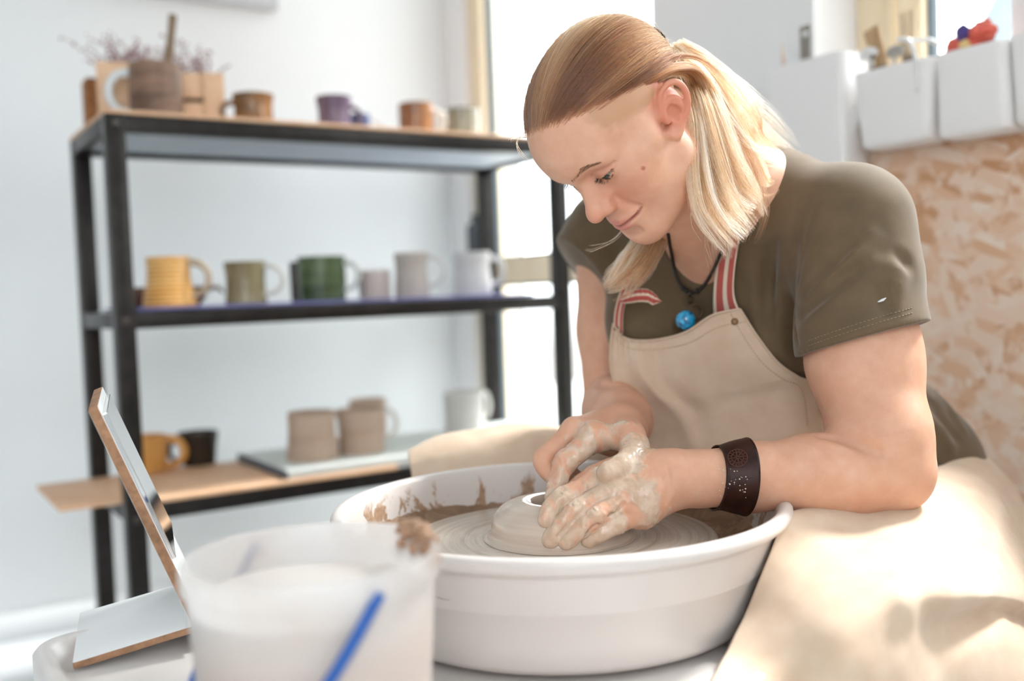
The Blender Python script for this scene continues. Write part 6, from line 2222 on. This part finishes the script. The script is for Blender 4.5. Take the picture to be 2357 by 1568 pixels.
# a few stray hairs
for g in ([(1208, 305, 1.068), (1190, 330, 1.060), (1206, 360, 1.058), (1234, 370, 1.060)], [(1212, 316, 1.068), (1182, 318, 1.060), (1170, 330, 1.055)],
          [(1460, 480, 1.19), (1420, 545, 1.18), (1370, 570, 1.17), (1340, 572, 1.17)], [(1600, 420, 1.09), (1590, 500, 1.08), (1610, 560, 1.08)],
          [(1640, 480, 1.09), (1625, 560, 1.08), (1650, 640, 1.08)], [(1585, 95, 1.2), (1640, 150, 1.19), (1690, 220, 1.19)]):
    lock(g, [.0006, .0012, .002, .003], 5, .75, fray=1.5)
def hair_curves(name, strands, shades, rad0, rad1, mat):
    cu = bpy.data.hair_curves.new(name)
    n = sum(len(q) for q in strands)
    m = strands[0].shape[1]
    cu.add_curves([m] * n)
    P = np.concatenate(strands).astype(np.float32)
    cu.attributes['position'].data.foreach_set('vector', P.ravel())
    ra = cu.attributes.get('radius') or cu.attributes.new('radius', 'FLOAT', 'POINT')
    rr_ = np.tile(np.interp(np.linspace(0, 1, m), [0, .7, 1], [rad0, rad0 * .9, rad1]), n).astype(np.float32)
    ra.data.foreach_set('value', rr_)
    S_ = np.concatenate(shades).astype(np.float32)
    for j, nm in enumerate(('shade', 'rooty')):
        a_ = cu.attributes.new(nm, 'FLOAT', 'CURVE')
        a_.data.foreach_set('value', np.ascontiguousarray(S_[:, j]))
    o = bpy.data.objects.new(name, cu)
    COL.objects.link(o)
    cu.materials.append(mat)
    return relp(o)
s = NT('blonde_hair')
at1 = s.n('ShaderNodeAttribute', attribute_name='shade')
at2 = s.n('ShaderNodeAttribute', attribute_name='rooty')
hi_ = s.n('ShaderNodeHairInfo')
x_ = s.math('ADD', at1.outputs['Fac'], s.math('MULTIPLY', s.math('SUBTRACT', hi_.outputs['Intercept'], .35), at2.outputs['Fac']), True)
colr = s.ramp(x_, [(0, lin('#4e2f1f')), (.25, lin('#80502f')), (.5, lin('#b87a52')), (.75, lin('#dda57e')), (1.0, lin('#efc6a4'))])
hb = s.n('ShaderNodeBsdfHairPrincipled', parametrization='COLOR')
s.link(colr, hb.inputs['Color'])
hb.inputs['Roughness'].default_value = .32
hb.inputs['Radial Roughness'].default_value = .42
hb.inputs['Coat'].default_value = .0
s.link(hb.outputs[0], s.out.inputs['Surface'])
hair = hair_curves('hair', STR, SHD, .00017, .00005, s.m)
hair['label'] = 'blonde hair combed back to a clip, with darker roots'
# brows and lashes
s = NT('brow_hair')
nb_ = s.noise(s.coord(), 300, 2)
s.base(s.ramp(nb_, [(.3, lin('#7d5640')), (.7, lin('#9a6e52'))]))
s.b.inputs['Roughness'].default_value = .5
m_brow = s.m
def face_pt(x, z):
    """front surface of the face at head local x, z"""
    y = np.linspace(.13, .02, 220)
    P = np.stack([np.full(220, x), y, np.full(220, z)], 1) @ (HR.T * HS) + HT
    v = BS(P, margin=9)
    k = np.flatnonzero(v < 0)
    return np.array([x, y[k[0]] if len(k) else .08, z])
br_, bs_ = [], []
for sg in (-1, 1):
    arc = [face_pt(sg * x, z) for x, z in ((.010, .0325), (.018, .0355), (.028, .0378), (.038, .0375), (.047, .0335))]
    A_ = spline(arc, 150)
    th_ = np.interp(np.linspace(0, 1, 150), [0, .25, .6, 1], [.0034, .0036, .0026, .0008])
    for k in range(230):
        i = hrng.randint(0, 150)
        p = A_[i] + np.array([0, .0004, (hrng.rand() - .5) * 2 * th_[i]])
        f_ = i / 150
        dr = np.array([sg * (.25 + .9 * f_), -.15 - .5 * f_, .8 - 1.0 * f_])
        dr /= np.linalg.norm(dr)
        ln_ = .0050 + .002 * hrng.rand()
        q = [p + dr * ln_ * t + np.array([0, .0005 * math.sin(t * 3), 0]) for t in np.linspace(0, 1, 5)]
        br_.append(np.array(q))
brW = np.array(br_) @ (HR.T * HS) + HT
hair_curves('eyebrows', [brW], [np.full((len(brW), 2), .2)], .00010, .00003, m_brow)
ls_ = []
for sg in (-1, 1):
    up_ = spline([(sg * .0170, .0855, .0108), (sg * .0250, .0885, .0112), (sg * .0330, .0885, .0120), (sg * .0400, .0845, .0138), (sg * .0465, .0780, .0152)], 80)
    lo_ = spline([(sg * .0200, .0860, .0068), (sg * .0260, .0875, .0056), (sg * .0330, .0872, .0058), (sg * .0400, .0828, .0085), (sg * .0450, .0780, .0118)], 60)
    for k in range(95):
        i = hrng.randint(0, 80); f_ = i / 80
        p = up_[i] + hrng.randn(3) * .0003
        dr = np.array([sg * (-.35 + 1.1 * f_), .85 - .3 * f_, -.55 + .1 * f_]); dr /= np.linalg.norm(dr)
        L_ = (.0062 + .0030 * f_) * (.7 + .4 * hrng.rand())
        ls_.append(np.array([p + dr * L_ * t + np.array([0, 0, .0030 * t ** 2]) for t in np.linspace(0, 1, 5)]))
    for k in range(50):
        i = hrng.randint(0, 60); f_ = i / 60
        p = lo_[i] + hrng.randn(3) * .0003
        dr = np.array([sg * (-.2 + .8 * f_), .7, -.6]); dr /= np.linalg.norm(dr)
        ls_.append(np.array([p + dr * .0035 * t for t in np.linspace(0, 1, 5)]))
lsW = np.array(ls_) @ (HR.T * HS) + HT
hair_curves('eyelashes', [lsW], [np.full((len(lsW), 2), .1)], .00009, .00003, plain('lash_black', '#2a1d18', .5))
# dark barrette at the back of the head
kc = C0 + KD * (skull_r(KD[None])[0] + .012)
kw = HR @ (kc * HS) + HT
kn_ = HR @ KD
bm = bm_new()
e1_ = HR @ np.array([1.0, 0, 0]); e2_ = np.cross(kn_, e1_)
add_tube(bm, [kw + e1_ * (.028 * math.cos(t)) + e2_ * (.009 * math.sin(t)) - kn_ * .010 * math.cos(t) ** 2 for t in np.linspace(0, 2 * math.pi, 40)], .0022, 8, False)
add_tube(bm, [kw + e1_ * x - kn_ * (.010 * (x / .028) ** 2) for x in np.linspace(-.028, .028, 16)], .0028, 8, True, .6)
relp(bm_obj('hair_clip', bm, plain('clip_tortoise', '#2f241d', .3)))
